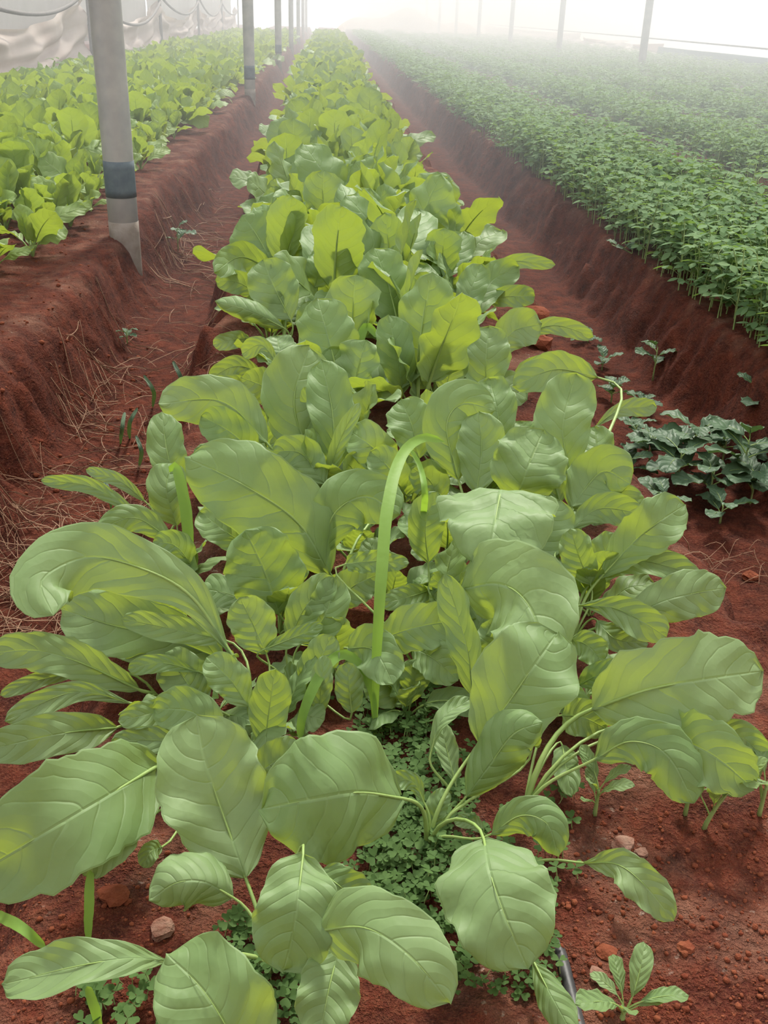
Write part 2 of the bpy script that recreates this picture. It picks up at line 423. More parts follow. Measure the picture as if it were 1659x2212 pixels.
CURX = -3.62
edges = [3.0, 9.6, 17.0, 24.3, 31.6, 38.9, 46.2]
for i in range(6):
    a, b = edges[i], edges[i+1]
    w = ['nearest to the camera', 'behind the thick near post', 'just past the thick near post', 'midway along the left side', 'left of the second post', 'just past the second post', 'farthest along the left side'][i]
    v, F = sheet(a, b, CURX, -0.2, 0.92, 0.07, 40+i, swag=0.42)
    tag(link('plastic_curtain', make_mesh('plastic_curtain', v, F, M['film'])), 'sagging dusty plastic side curtain, bay '+w, 'curtain', 'plastic side curtains')
    v, F = sheet(a, b, CURX-0.22, 0.3, 3.0, 0.02, 60+i)
    tag(link('insect_net', make_mesh('insect_net', v, F, M['net'])), 'grey net above the plastic curtain, bay '+w, 'net', 'side nets')
    t = np.linspace(0, 1, 24)
    for k, (z0, sg) in enumerate(((1.0+0.08*math.sin(i*2.1), 0.45+0.12*math.sin(i*3.3)),) if i else ((1.0, 0.45), (0.7, 0.3))):
        pts = np.stack([np.full(24, CURX+0.10), a+(b-a)*t, z0-sg*4*t*(1-t)+0.05*np.sin(5*t)], 1)
        v, f = tube(pts, 0.028 if k == 0 else 0.018, 6)
        tag(link('slack_rope', make_mesh('slack_rope', v, f, M['rope'])), ('thick dark' if k == 0 else 'thinner')+' slack rope across the plastic curtain bay '+w, 'rope', 'ropes on the side curtains')
    v, f = cyl(CURX+0.07, b, -0.3, 3.2, 0.035, 8, (0.0, 0.03))
    tag(link('curtain_post', make_mesh('curtain_post', v, f, M['rope'])), 'thin dark post at the far end of curtain bay '+w, 'post', 'thin posts of the side curtain')

# unseen end wall added to block light from behind the camera
v, F = sheet(-3.6, 8.5, 0, -0.25, 3.2, 0.05, 90, 80, 20)
v = np.stack([v[:, 1], -1.7+v[:, 0], v[:, 2]], 1)
tag(link('light_block_wall', make_mesh('light_block_wall', v, F, M['film'])), 'dusty plastic end wall added unseen behind the camera to dim the foreground', 'wall', kind='structure')
# right-hand side sheeting, low along the ground
v, F = sheet(9, 27.5, 8.5, -0.3, 0.27, 0.03, 80, 60, 10)
tag(link('shade_net', make_mesh('shade_net', v, F, M['blue_net'])), 'low blue-green shade net along the far right side', 'net')
v, F = sheet(27.5, 36, 8.5, -0.3, 0.34, 0.12, 81, 80, 12, 0.1)
tag(link('plastic_sheet', make_mesh('plastic_sheet', v, F, M['pink_film'])), 'rumpled faded brown plastic sheet on the right, past the shade net', 'sheet')
v, F = sheet(27.0, 33, 8.1, -0.3, 0.10, 0.22, 83, 80, 12, -0.25)
tag(link('plastic_sheet', make_mesh('plastic_sheet', v, F, M['white_film'])), 'crumpled white plastic heap at the end of the shade net', 'sheet')
v, F = sheet(36, 58, 8.5, -0.3, 0.42, 0.08, 82, 80, 12, 0.05)
tag(link('plastic_sheet', make_mesh('plastic_sheet', v, F, M['white_film'])), 'pale plastic sheet farthest along the right side', 'sheet')
# earth bank beyond the end of the rows
t = np.linspace(0, 1, 60); s = np.linspace(0, 1, 12)
Tt, Ss = np.meshgrid(t, s, indexing='ij')
hh = 0.75+0.5*np.sin(Tt*3.0+0.6)+0.25*np.sin(Tt*17)
v = np.stack([0.5+9*Tt, 61+3*(Ss-0.5)+0.3*np.sin(9*Tt), -0.3+hh*np.sin(np.pi*Ss)*np.sin(np.pi*Tt)**0.5], -1).reshape(-1, 3)
idx = np.arange(60*12).reshape(60, 12)
F = np.stack([idx[:-1, :-1], idx[1:, :-1], idx[1:, 1:], idx[:-1, 1:]], -1).reshape(-1, 4)
tag(link('earth_bank', make_mesh('earth_bank', v, F, M['far_bank'])), 'pale low earth bank beyond the end of the rows', 'bank', kind='structure')

# ------------------------------------------------------------------ haze volumes that stand in for veiling light in the lens
def glare(name, lo, hi, dens, col, lab):
    mt, nt, out = new_mat(name+'_volume')
    vs = nt.nodes.new('ShaderNodeVolumeScatter'); vs.inputs['Density'].default_value = dens
    vs.inputs['Color'].default_value = (*col, 1); vs.inputs['Anisotropy'].default_value = 0.35
    nt.links.new(vs.outputs[0], out.inputs['Volume'])
    c = [(x, y, z) for x in (lo[0], hi[0]) for y in (lo[1], hi[1]) for z in (lo[2], hi[2])]
    f = [[0, 1, 3, 2], [4, 6, 7, 5], [0, 4, 5, 1], [2, 3, 7, 6], [0, 2, 6, 4], [1, 5, 7, 3]]
    o = link(name, make_mesh(name, np.array(c, float), f, mt, smooth=False))
    tag(o, lab, 'glare', kind='stuff')
glare('glare', (-9, 3.0, -0.6), (14, 62, 4.2), 0.026, (0.93, 0.96, 1.0), 'thin pale haze from the lens, added as a volume')
glare('veil', (0.9, 4.8, -0.55), (13.5, 61, 4.0), 0.034, (0.80, 0.92, 1.0), 'denser bluish mist of lens glare added over the crop at right')

# ------------------------------------------------------------------ leafy greens of the central row, near plants traced leaf by leaf
def leaf_part(root, spine, side, width_m, petiole, seed, mat=None, nu=26, nv=14, **kw):
    """blade + stalk under a plant empty; coordinates given in world space"""
    o0 = np.array(root.location)
    v, F, uv = blade(spine, side, width_m, seed=seed, nv=nv, **kw)
    b = link('leaf', make_mesh('leaf', v-o0, F, mat or M['leaf'], uv), root)
    # stalk: petiole, then the midrib under the blade
    k = int(len(spine)*0.86)
    T = np.gradient(spine, axis=0); T /= np.linalg.norm(T, axis=1, keepdims=True)
    S = side-T*np.sum(side*T, 1, keepdims=True); S /= np.linalg.norm(S, axis=1, keepdims=True)
    Nn = np.cross(S, T)
    L = np.sum(np.linalg.norm(np.diff(spine, axis=0), axis=1))
    r0 = max(0.0013, 0.011*min(L, 0.30))
    rr = r0*(0.8*(1-np.linspace(0, 1, k))**1.5+0.12)
    mid = spine[:k]-Nn[:k]*(rr*0.55)[:, None]
    pts = np.vstack([petiole[:-1], mid]); rad = np.r_[np.linspace(r0*1.5, r0, len(petiole)-1), rr]
    sv, sf = tube(pts, rad, 7)
    link('stalk', make_mesh('stalk', sv-o0, sf, M['stalk']), b)
    return b

def traced_leaf(root, pts, wpx, shape='oval', roll=0.0, roll2=None, side_deg=None, n=26, seed=0, **kw):
    P = np.array([atz(x, y, z/100.0) for x, y, z in pts])
    sp = spline(P, n)
    view = sp-CAM; view /= np.linalg.norm(view, axis=1, keepdims=True)
    T = np.gradient(sp, axis=0); T /= np.linalg.norm(T, axis=1, keepdims=True)
    if side_deg is not None:
        a = math.radians(side_deg); s0 = RW @ np.array([math.cos(a), -math.sin(a), 0.0]); S = np.tile(s0, (n, 1))
    else:
        S = np.cross(view, T)
        # keep the side vectors steady
        for i in range(1, n):
            if np.dot(S[i], S[i-1]) < 0: S[i] = -S[i]
    S = S-T*np.sum(S*T, 1, keepdims=True); S /= np.linalg.norm(S, axis=1, keepdims=True)+1e-9
    ker = np.ones(5)/5
    S = np.stack([np.convolve(np.pad(S[:, k], 2, mode='edge'), ker, 'valid') for k in range(3)], 1)
    Nn = np.cross(S, T)
    flip = np.sum(Nn*view, 1).mean() > 0        # normal should look at the camera
    if flip: S = -S; Nn = -Nn
    rl = np.radians(np.linspace(roll, roll if roll2 is None else roll2, n))[:, None]
    S2 = S*np.cos(rl)+Nn*np.sin(rl)
    wm = wpx*depth(P.mean(0))/FPX
    r0 = np.array(root.location); p0 = sp[0]
    d = np.linalg.norm(p0-r0)
    t0 = sp[1]-sp[0]; t0 = t0/np.linalg.norm(t0)
    c1 = r0+np.array([0, 0, 0.45*d])+0.12*(p0-r0); c2 = p0-t0*0.35*d
    t = np.linspace(0, 1, 9)[:, None]
    pet = (1-t)**3*r0+3*(1-t)**2*t*c1+3*(1-t)*t*t*c2+t**3*p0
    leaf_part(root, sp, S2, wm, pet, seed, shape=shape, **kw)

def plant_at(px, py, label, name='leafy_green', group='traced near plants of the central row'):
    p = atz(px, py, 0.0); z = gz(p[0], p[1])
    p = atz(px, py, z)
    e = empty(name, (p[0], p[1], z-0.004)); tag(e, label, 'leafy green', group)
    return e
O, SP, RD, LG, ST, FD = 'oval', 'spoon', 'round', 'long', 'strap', 'fold'
# plant: (root px, label, leaves[(points x,y,z cm), width px, shape, options])
NEAR = [
 (585, 2100, 'front plant with one big upright oval leaf and a rolled leaf over bare soil', [
   ([(530,1895,5),(482,1760,9),(442,1640,13),(425,1545,16)], 238, O, {'cup':.12,'crinkle':.02}),
   ([(502,1938,5),(440,1905,7),(380,1908,7.5),(322,1945,6)], 150, RD, {'cup':-.75,'crinkle':.03}),
   ([(655,1845,12),(645,1930,11.5),(632,2020,9),(612,2098,6)], 182, O, {'cup':.1}),
   ([(690,1880,8),(735,1915,8),(800,1965,6)], 100, O, {}),
   ([(685,2010,9),(790,2005,13),(885,2065,13),(972,2168,10)], 190, RD, {'cup':-.2}),
   ([(735,2040,7),(712,2130,6),(690,2240,4)], 140, O, {}),
   ([(368,2078,6),(270,2072,9),(150,2090,9),(5,2128,7)], 120, SP, {'cup':.25,'roll':-25}),
 ]),
 (560, 2330, 'plant at the bottom edge showing one broad crinkled leaf', [
   ([(545,2320,8),(490,2220,13),(435,2135,15),(362,2062,15)], 235, RD, {'cup':.1,'crinkle':.03}),
 ]),
 (430, 1730, 'plant sending a long wavy-edged leaf out of frame over the left soil', [
   ([(345,1652,8),(205,1735,11),(70,1815,10),(-70,1900,6)], 245, RD, {'lobes':.05,'wave':.03,'cup':.08}),
   ([(330,1762,6),(270,1800,7),(215,1845,7),(180,1892,6)], 95, SP, {}),
   ([(350,1830,3),(325,1840,4),(310,1875,3)], 45, O, {}),
   ([(545,1680,6),(600,1640,8),(650,1610,9)], 90, O, {}),
 ]),
 (922, 1835, 'front plant with a large round crinkled leaf beside the clover', [
   ([(870,1725,9),(775,1712,12),(668,1728,13),(563,1748,10.5)], 288, RD, {'cup':-.22,'crinkle':.035,'wave':.06}),
   ([(1045,1812,10),(1060,1890,12),(1095,1990,11),(1140,2093,8)], 245, RD, {'cup':-.12,'crinkle':.02}),
   ([(1008,1720,5),(1060,1650,9),(1110,1585,13),(1172,1560,14)], 130, O, {'cup':-.5,'crinkle':.03}),
   ([(1036,1605,9),(1090,1530,13),(1145,1450,17),(1205,1366,19)], 215, O, {'cup':.12}),
   ([(1150,1610,8),(1146,1545,12),(1140,1478,15)], 66, ST, {'roll':35}),
   ([(1062,1802,6),(1125,1762,9),(1182,1780,9),(1206,1850,6)], 95, O, {'cup':-.3}),
   ([(918,1738,5),(890,1688,7),(838,1690,7.5)], 46, SP, {}),
 ]),
 (985, 1740, 'small slender plant among the clover in front of the big round leaf', [
   ([(930,1625,6),(955,1555,9),(1016,1508,10)], 48, SP, {'roll':30}),
   ([(985,1695,3),(968,1630,5),(952,1560,7)], 52, LG, {}),
   ([(930,1790,2),(945,1740,4),(965,1705,5)], 50, O, {}),
   ([(1045,1800,2),(1020,1775,3),(980,1775,3)], 34, O, {}),
 ]),
 (1128, 1765, 'plant at right with a huge lobed leaf reaching over red soil', [
   ([(1280,1532,10),(1400,1490,14),(1520,1468,15),(1648,1450,13)], 200, RD, {'lobes':.06,'cup':.08,'wave':.04}),
   ([(1285,1640,8),(1360,1602,11),(1440,1630,11),(1500,1735,7)], 125, O, {'lobes':.06,'cup':-.2}),
   ([(1400,1572,9),(1490,1605,11),(1560,1645,10.5),(1628,1705,8)], 145, RD, {'lobes':.07,'wave':.07}),
   ([(1530,1578,6),(1600,1592,8),(1660,1645,6)], 72, O, {}),
   ([(1215,1545,6),(1260,1550,8),(1312,1575,7)], 88, RD, {}),
   ([(1215,1610,4),(1225,1670,5),(1235,1720,4)], 60, O, {}),
 ]),
 (1135, 1880, 'low plant with one wavy leaf lying over crumbly soil at right', [
   ([(1262,1864,3),(1335,1868,5),(1395,1915,5),(1455,1990,3)], 88, LG, {'wave':.12,'lobes':.04}),
   ([(1150,2072,4),(1185,2140,4),(1240,2240,3)], 80, LG, {'cup':-.4}),
 ]),
 (1235, 1400, 'plant at the right edge of the row with several spoon leaves fanned over soil', [
   ([(1252,1308,8),(1320,1312,9),(1380,1338,9),(1440,1376,7)], 80, SP, {}),
   ([(1355,1338,6),(1430,1300,9),(1500,1282,10),(1568,1270,9)], 110, O, {'cup':-.15}),
   ([(1298,1245,8),(1370,1212,11),(1440,1222,11),(1514,1248,9)], 72, O, {'roll':20}),
   ([(1295,1250,9),(1370,1170,14),(1420,1130,17),(1480,1090,18)], 115, LG, {'lobes':.04}),
   ([(1275,1262,8),(1250,1200,12),(1233,1142,15)], 80, O, {'roll':15}),
   ([(1225,1155,9),(1290,1100,12),(1385,1108,12)], 75, SP, {}),
   ([(1235,1380,8),(1270,1395,8),(1304,1430,7)], 72, O, {}),
   ([(1290,1340,5),(1330,1380,5),(1400,1390,4)], 55, O, {}),
   ([(1250,1480,4),(1300,1455,6),(1360,1450,6)], 62, O, {}),
 ]),
 (1030, 1420, 'plant whose broad drooping leaf covers the right middle of the row', [
   ([(998,1272,13),(1080,1262,17),(1142,1308,17.5),(1185,1425,14)], 225, RD, {'cup':-.12,'lobes':.03,'crinkle':.025}),
   ([(1022,1502,6),(1012,1420,11),(990,1330,15),(960,1240,19)], 92, O, {'roll':35}),
   ([(1100,1430,8),(1090,1390,11),(1085,1330,14)], 120, O, {}),
 ]),
 (1060, 1300, 'plant with a wide leaf folded over towards the camera', [
   ([(1088,1082,18.5),(1082,1062,20.5),(1068,1135,20),(1050,1228,16.5)], 262, FD, {'side_deg':-5,'cup':-.12,'crinkle':.03}),
   ([(1112,1085,12),(1140,1010,18),(1175,928,22)], 165, RD, {'cup':-.1,'crinkle':.035}),
   ([(1120,1200,6),(1170,1150,10),(1210,1080,14)], 120, O, {}),
   ([(1030,1065,10),(1040,970,16),(1034,890,21)], 110, O, {'cup':.2}),
   ([(990,1035,11),(965,920,19),(1000,872,22),(1070,885,21)], 118, O, {'cup':-.2}),
 ]),
 (1240, 1190, 'plant with a tall pale oval leaf standing at the right shoulder of the row', [
   ([(1232,1025,13),(1216,920,20),(1245,806,27)], 130, O, {}),
   ([(1290,1045,10),(1290,980,14),(1285,920,17)], 80, O, {}),
   ([(1235,1095,11),(1300,1020,15),(1362,1045,14)], 125, O, {'crinkle':.035,'wave':.08}),
   ([(1290,1085,10),(1340,1080,11),(1385,1135,9)], 85, O, {'wave':.1}),
   ([(1282,925,8),(1340,885,11),(1418,878,10)], 44, SP, {}),
   ([(1290,815,17),(1200,798,20),(1108,834,18)], 82, O, {}),
 ]),
 (905, 1480, 'shaded plant with dark broad leaves in the heart of the row', [
   ([(828,1378,8),(900,1355,11),(998,1338,12)], 108, RD, {}),
   ([(895,1400,7),(940,1425,8),(990,1470,6)], 90, O, {'lobes':.03}),
   ([(752,1400,8),(808,1405,10),(850,1478,8)], 105, RD, {}),
   ([(748,1218,13),(810,1212,14),(884,1216,14)], 52, ST, {'wave':.22,'nwave':5}),
   ([(930,1275,8),(880,1290,9),(823,1305,9)], 56, O, {}),
   ([(925,1215,8),(920,1130,14),(945,1062,18)], 84, O, {}),
   ([(950,1300,7),(960,1270,9),(930,1245,10)], 70, O, {'roll':40}),
 ]),
 (728, 1300, 'plant with a long pale leaf sweeping up and left', [
   ([(712,1240,6),(645,1130,14),(530,1050,19),(402,988,21)], 195, O, {'cup':-.15,'crinkle':.02}),
   ([(602,1325,6),(570,1230,12),(530,1145,17)], 172, RD, {'crinkle':.035}),
   ([(700,1195,9),(722,1110,15),(790,1072,17),(864,1112,15)], 132, O, {'cup':-.2}),
   ([(722,1300,5),(770,1262,8),(820,1240,9)], 88, RD, {}),
   ([(545,1185,8),(490,1150,11),(432,1105,12)], 80, O, {}),
   ([(855,1012,8),(800,962,14),(752,928,15)], 92, O, {}),
 ]),
 (548, 1610, 'plant at left with a long arching leaf curled under at its tip', [
   ([(500,1415,10),(410,1285,17),(290,1222,20),(180,1205,20),(90,1255,19),(115,1330,17)], 158, SP, {'cup':-.15,'n':34}),
   ([(575,1412,8),(545,1345,12),(518,1290,15)], 105, O, {}),
   ([(537,1525,7),(495,1465,10),(446,1420,12)], 86, O, {}),
   ([(570,1618,2),(582,1530,7),(595,1445,12)], 92, O, {}),
   ([(468,1605,5),(420,1540,8),(330,1530,8)], 105, O, {}),
   ([(385,1520,5),(330,1540,7),(255,1558,7)], 62, O, {}),
   ([(478,1380,9),(370,1358,11),(262,1336,11)], 62, RD, {}),
   ([(482,1425,5),(360,1378,8),(240,1350,9),(130,1315,8)], 145, RD, {}),
   ([(432,1452,6),(350,1432,8),(276,1446,7)], 44, SP, {}),
   ([(450,1620,4),(350,1600,5),(240,1600,5)], 62, O, {}),
 ]),
 (345, 1515, 'plant at the left shoulder of the row with leaves trailing out of frame', [
   ([(300,1490,3),(170,1430,8),(70,1405,9),(-40,1415,8)], 90, O, {'lobes':.06}),
   ([(288,1520,3),(160,1495,6),(10,1558,5)], 58, SP, {}),
   ([(252,1572,3),(130,1585,6),(-40,1622,4)], 98, O, {}),
   ([(170,1452,5),(80,1470,5),(0,1502,4)], 38, O, {}),
 ]),
 (632, 1500, 'small plant of rounded leaves beside the bent grass blade', [
   ([(625,1382,7),(660,1310,11),(720,1246,14)], 82, O, {}),
   ([(650,1390,6),(702,1330,10),(724,1246,14)], 92, O, {}),
   ([(572,1402,9),(640,1375,10),(698,1350,11)], 42, O, {}),
   ([(655,1500,4),(688,1430,8),(718,1372,11)], 82, O, {}),
   ([(690,1545,3),(694,1480,7),(702,1415,10)], 50, O, {}),
   ([(760,1540,3),(755,1490,6),(750,1430,9)], 66, O, {}),
 ]),
 (350, 1210, 'plant at the left edge of the row with thin spreading leaves', [
   ([(372,1168,8),(290,1118,12),(208,1148,11)], 64, O, {'cup':-.2}),
   ([(298,1112,8),(200,1052,12),(88,1037,12)], 38, O, {}),
   ([(312,1082,8),(260,1040,11),(186,1014,12)], 32, O, {}),
   ([(390,1075,8),(362,980,15),(350,890,20)], 84, O, {}),
   ([(382,1135,5),(360,1060,11),(372,1000,14)], 88, O, {}),
   ([(420,1230,4),(380,1180,8),(330,1170,9)], 70, O, {}),
 ]),
 (575, 1080, 'plant with a broad leaf pointing left and tall upright leaves behind', [
   ([(575,955,12),(480,868,18),(342,872,18)], 115, O, {'cup':-.15}),
   ([(557,988,10),(500,935,15),(434,898,17)], 90, O, {}),
   ([(670,990,8),(635,870,17),(668,748,25)], 148, O, {}),
   ([(722,1015,8),(718,890,17),(694,778,24)], 106, O, {}),
   ([(670,970,10),(672,900,15),(658,836,20)], 48, O, {'roll':50}),
   ([(705,1045,6),(735,950,14),(777,870,20)], 38, O, {}),
   ([(702,1045,8),(650,980,12),(588,975,12)], 82, O, {}),
   ([(620,1060,6),(560,1010,10),(500,980,12)], 100, O, {}),
   ([(520,1030,7),(470,1000,10),(420,970,12)], 70, O, {}),
 ]),
 (890, 1100, 'plant in the middle of the row with a pale upright leaf behind the tall grass', [
   ([(905,990,12),(890,920,17),(866,864,20)], 102, O, {'lobes':.03}),
   ([(1080,965,12),(1075,890,17),(1056,816,21)], 92, O, {}),
   ([(870,1060,8),(840,1010,13),(800,975,15)], 80, O, {}),
   ([(950,1090,6),(930,1040,10),(890,1010,13)], 85, O, {}),
   ([(960,1130,5),(1000,1100,8),(1050,1090,10)], 70, O, {}),
   ([(790,1060,6),(760,1010,10),(740,1000,12)], 70, O, {}),
 ]),
]
sd = 100
for rx, ry, lab, leaves in NEAR:
    e = plant_at(rx, ry, lab)
    for pts, w, shp, kw in leaves:
        sd += 1
        traced_leaf(e, pts, w, shp, seed=sd, **kw)

# ------------------------------------------------------------------ plant library for the rest of the rows
def lib_leaf(L, W, e0, e1, shape, seed, nu=16, nv=8, pet=0.35, twist=0.0, **kw):
    """leaf in local space: grows along +y and up; returns blade and stalk meshes' data"""
    n = 40
    el = np.radians(np.linspace(e0, e1, n)); ds = L/(n-1)
    y = np.r_[0, np.cumsum(np.cos(el[:-1])*ds)]; z = np.r_[0, np.cumsum(np.sin(el[:-1])*ds)]
    r = np.random.default_rng(seed)
    x = 0.06*L*np.sin(np.linspace(0, 2.2, n)+r.random()*3)-0.06*L*np.sin(r.random()*0)
    x = x-x[0]
    path = np.stack([x, y, z], 1)
    k = int(n*pet)
    sp = spline(path[k:], nu)
    T = np.gradient(sp, axis=0); T /= np.linalg.norm(T, axis=1, keepdims=True)
    side = np.tile([1.0, 0, 0], (nu, 1))
    Nn = np.cross(side, T)
    rl = np.radians(np.linspace(0.3*twist, twist, nu))[:, None]
    side = side*np.cos(rl)+Nn*np.sin(rl)
    bv, bf, buv = blade(sp, side, W, shape=shape, seed=seed, nv=nv, **kw)
    r0 = 0.012*L
    kk = int(nu*0.8)
    pts = np.vstack([path[:k:3], sp[:kk:2]])
    rad = np.r_[np.full(len(path[:k:3]), r0*1.25), np.linspace(r0, r0*0.25, len(sp[:kk:2]))]
    sv, sf = tube(pts, rad, 5, cap=False)
    return (bv, bf, buv), (sv, sf)
def rnd_leaf_args(r, inner):
    L = r.uniform(0.20, 0.32); W = L*r.uniform(0.36, 0.56)
    e0 = r.uniform(75, 95) if inner else r.uniform(55, 78)
    e1 = e0-(r.uniform(10, 55) if inner else r.uniform(35, 105))
    if r.random() < 0.15: e1 -= 50
    return dict(L=L, W=W, e0=e0, e1=e1, shape=r.choice(['oval', 'oval', 'spoon', 'round']), pet=r.uniform(0.25, 0.4), twist=r.uniform(-45, 45),
                cup=r.uniform(-0.3, 0.35), wave=r.uniform(0.03, 0.10), nwave=r.uniform(2, 4), lobes=r.choice([0.01, 0.015, 0.035]), crinkle=0.02)
LIB = {True: [], False: []}
LIBDATA = {True: [], False: []}
r = np.random.default_rng(21)
for inner in (True, False):
    for k in range(12):
        a = rnd_leaf_args(r, inner)
        b, s = lib_leaf(seed=300+k+40*inner, nu=26, nv=10, **a)
        LIB[inner].append((make_mesh('leaf', b[0], b[1], M['leaf'], b[2]), make_mesh('stalk', s[0], s[1], M['stalk'])))
        b2, s2 = lib_leaf(seed=300+k+40*inner, nu=12, nv=6, ef=0.0, **a)
        LIBDATA[inner].append((b2, s2))
def rot_z(v, a):
    c, s = math.cos(a), math.sin(a)
    return np.stack([v[:, 0]*c-v[:, 1]*s, v[:, 0]*s+v[:, 1]*c, v[:, 2]], 1)
def whole_plant(r, nl, mats, stalks=True):
    parts = []
    a0 = r.random()*6.28
    for j in range(nl):
        inner = j < nl*0.45
        b, s = LIBDATA[inner][r.integers(12)]
        a = a0+j*2.4+r.uniform(-0.3, 0.3); sc = r.uniform(0.75, 1.1)
        parts.append((rot_z(b[0], a)*sc, b[1], b[2], 0))
        if stalks: parts.append((rot_z(s[0], a)*sc, s[1], None, 1))
    V, F, UV, MI = merge(parts)
    me = make_mesh('leafy_green', V, F, mats, UV)
    me.polygons.foreach_set('material_index', np.array(MI, dtype=np.int32))
    return me
rp = np.random.default_rng(5)
PLANTS_C = [whole_plant(rp, 8, [M['leaf'], M['stalk']]) for _ in range(8)]
PLANTS_L = [whole_plant(rp, 7, [M['leaf_left'], M['stalk']]) for _ in range(8)]

def grow(x, y, sc, nl, r, label, group, libmat=None):
    z = gz(x, y)
    e = empty('leafy_green', (x, y, z-0.006), r.random()*6.28); tag(e, label, 'leafy green', group)
    e.scale = (sc, sc, sc)
    for j in range(nl):
        inner = j < nl*0.45
        lm, sm = LIB[inner][r.integers(12)]
        a = j*2.4+r.uniform(-0.35, 0.35); s = r.uniform(0.8, 1.12)
        b = link('leaf', lm, e); b.rotation_euler = (r.uniform(-0.08, 0.08), r.uniform(-0.08, 0.08), a); b.scale = (s, s, s)
        link('stalk', sm, b)
    return e
def zone(x, x0, x1):
    f = (x-x0)/(x1-x0)
    return 'left edge' if f < 0.28 else ('right edge' if f > 0.72 else 'middle')
# more leaves traced farther up the row
MIDP = [
 (585, 905, 'plant on the left flank of the row with narrow leaves drooping over the trench', [
   ([(602,790,10),(565,745,14),(522,765,11)], 42, SP, {}), ([(562,805,6),(510,790,8),(452,818,5)], 48, O, {}),
   ([(640,830,8),(655,775,15),(660,735,20)], 95, O, {}), ([(690,860,6),(720,800,12),(760,760,16)], 90, O, {}),
   ([(545,840,6),(500,832,9),(455,830,9)], 50, O, {}), ([(610,850,6),(560,830,10),(520,815,12)], 80, O, {}),
 ]),
 (615, 790, 'plant at the left edge with a rolled dark leaf and a broad backlit leaf', [
   ([(628,690,11),(592,620,18),(568,560,24)], 112, O, {'cup':.2}), ([(612,708,10),(540,672,14),(464,650,15)], 60, O, {'cup':-.8}),
   ([(580,580,15),(520,555,20),(463,588,19)], 70, RD, {}), ([(560,640,11),(515,610,15),(465,605,15)], 55, O, {}),
   ([(690,760,6),(680,700,12),(668,650,17)], 80, O, {}), ([(540,730,6),(500,735,7),(460,745,5)], 40, O, {}),
   ([(680,620,15),(690,580,20),(692,545,23)], 62, RD, {}),
 ]),
 (775, 680, 'plant with one long dark upright leaf in the middle of the row', [
   ([(770,595,8),(772,500,19),(738,398,29)], 88, O, {'cup':-.4}), ([(800,615,13),(840,580,18),(895,552,20)], 75, O, {}),
   ([(850,600,12),(890,530,20),(905,450,27)], 100, O, {}), ([(730,650,8),(700,560,18),(690,480,25)], 95, O, {}),
   ([(840,670,8),(790,640,13),(735,625,14)], 65, O, {}), ([(620,560,12),(590,500,19),(550,450,23)], 75, O, {}),
 ]),
 (1055, 900, 'plant at the right edge with a broad pale upright leaf above a red clod', [
   ([(1050,855,8),(1050,780,15),(1056,704,21)], 108, O, {}), ([(1072,765,8),(1110,715,13),(1170,700,14)], 90, O, {}),
   ([(875,780,12),(950,735,17),(1032,690,19)], 66, O, {'cup':-.3}), ([(1130,722,10),(1200,703,13),(1282,728,10)], 42, O, {}),
   ([(960,850,8),(975,790,14),(985,740,18)], 75, O, {}), ([(870,850,8),(860,780,15),(840,680,23)], 85, O, {}),
   ([(920,840,8),(900,800,12),(905,750,17)], 70, O, {}), ([(1110,830,8),(1150,800,11),(1200,790,12)], 60, O, {}),
 ]),
 (1035, 740, 'plant at the right edge with crumpled leaves and one thin leaf over the trench', [
   ([(1040,602,12),(1110,565,18),(1200,572,17)], 34, O, {}), ([(1030,680,9),(1060,610,15),(1120,575,18)], 75, O, {'wave':.12}),
   ([(1050,650,10),(1100,640,12),(1155,640,11)], 52, O, {}), ([(1000,690,8),(1020,620,15),(1040,570,20)], 70, O, {}),
   ([(940,700,8),(920,640,14),(880,610,17)], 95, O, {}), ([(960,600,12),(990,540,18),(1000,500,22)], 70, O, {}),
 ]),
]
MIDROOT = []
for rx, ry, lab, leaves in MIDP:
    e = plant_at(rx, ry, lab); MIDROOT.append(tuple(e.location))
    for pts, w, shp, kw in leaves:
        sd += 1
        traced_leaf(e, pts, w, shp, seed=sd, n=20, nv=10, **kw)
# small low plants filling in between the traced ones
FILL = [(-0.22,1.30,.62),(-0.10,1.38,.7),(0.05,1.42,.75),(0.20,1.40,.75),(0.34,1.36,.7),(-0.16,1.56,.85),(0.0,1.60,.85),(0.15,1.56,.85),(0.30,1.58,.85),(0.42,1.52,.8),
        (-0.06,1.20,.55),(0.10,1.26,.55),(0.28,1.18,.5),(-0.20,1.12,.45),(0.40,1.24,.5),(-0.14,1.00,.42),(0.33,1.02,.42),(-0.1,1.72,.9),(0.06,1.75,.9),(0.02,1.10,.42),(0.18,1.09,.42),(-0.05,0.98,.34),(0.11,1.02,.36),(0.25,1.03,.38),(-0.25,1.22,.5),(0.17,1.20,.5),(0.22,1.74,.9),(0.38,1.72,.85)]
ORD = ['first', 'second', 'third', 'fourth', 'fifth', 'sixth', 'seventh', 'eighth', 'ninth', 'tenth', 'eleventh', 'twelfth', 'thirteenth', 'fourteenth', 'fifteenth', 'sixteenth', 'seventeenth', 'eighteenth', 'nineteenth', 'twentieth']
r = np.random.default_rng(17)
for k, (fx, fy, fs) in enumerate(FILL):
    zn = zone(fx, -0.27, 0.5)
    dp = 'before the folded leaf' if fy < 1.25 else 'below the big pale leaves' if fy < 1.5 else 'behind the tall bent grass'
    same = sorted(g[0] for g in FILL if zone(g[0], -0.27, 0.5) == zn and ('before the folded leaf' if g[1] < 1.25 else 'below the big pale leaves' if g[1] < 1.5 else 'behind the tall bent grass') == dp)
    nth = ORD[same.index(fx)]
    grow(fx, fy, fs*(0.68 if fy > 1.25 else 1.0), 7, r, 'leafy green, %s of central row, %s, %s from left' % (zn, dp, nth), 'low plants, %s, %s' % (zn, dp))
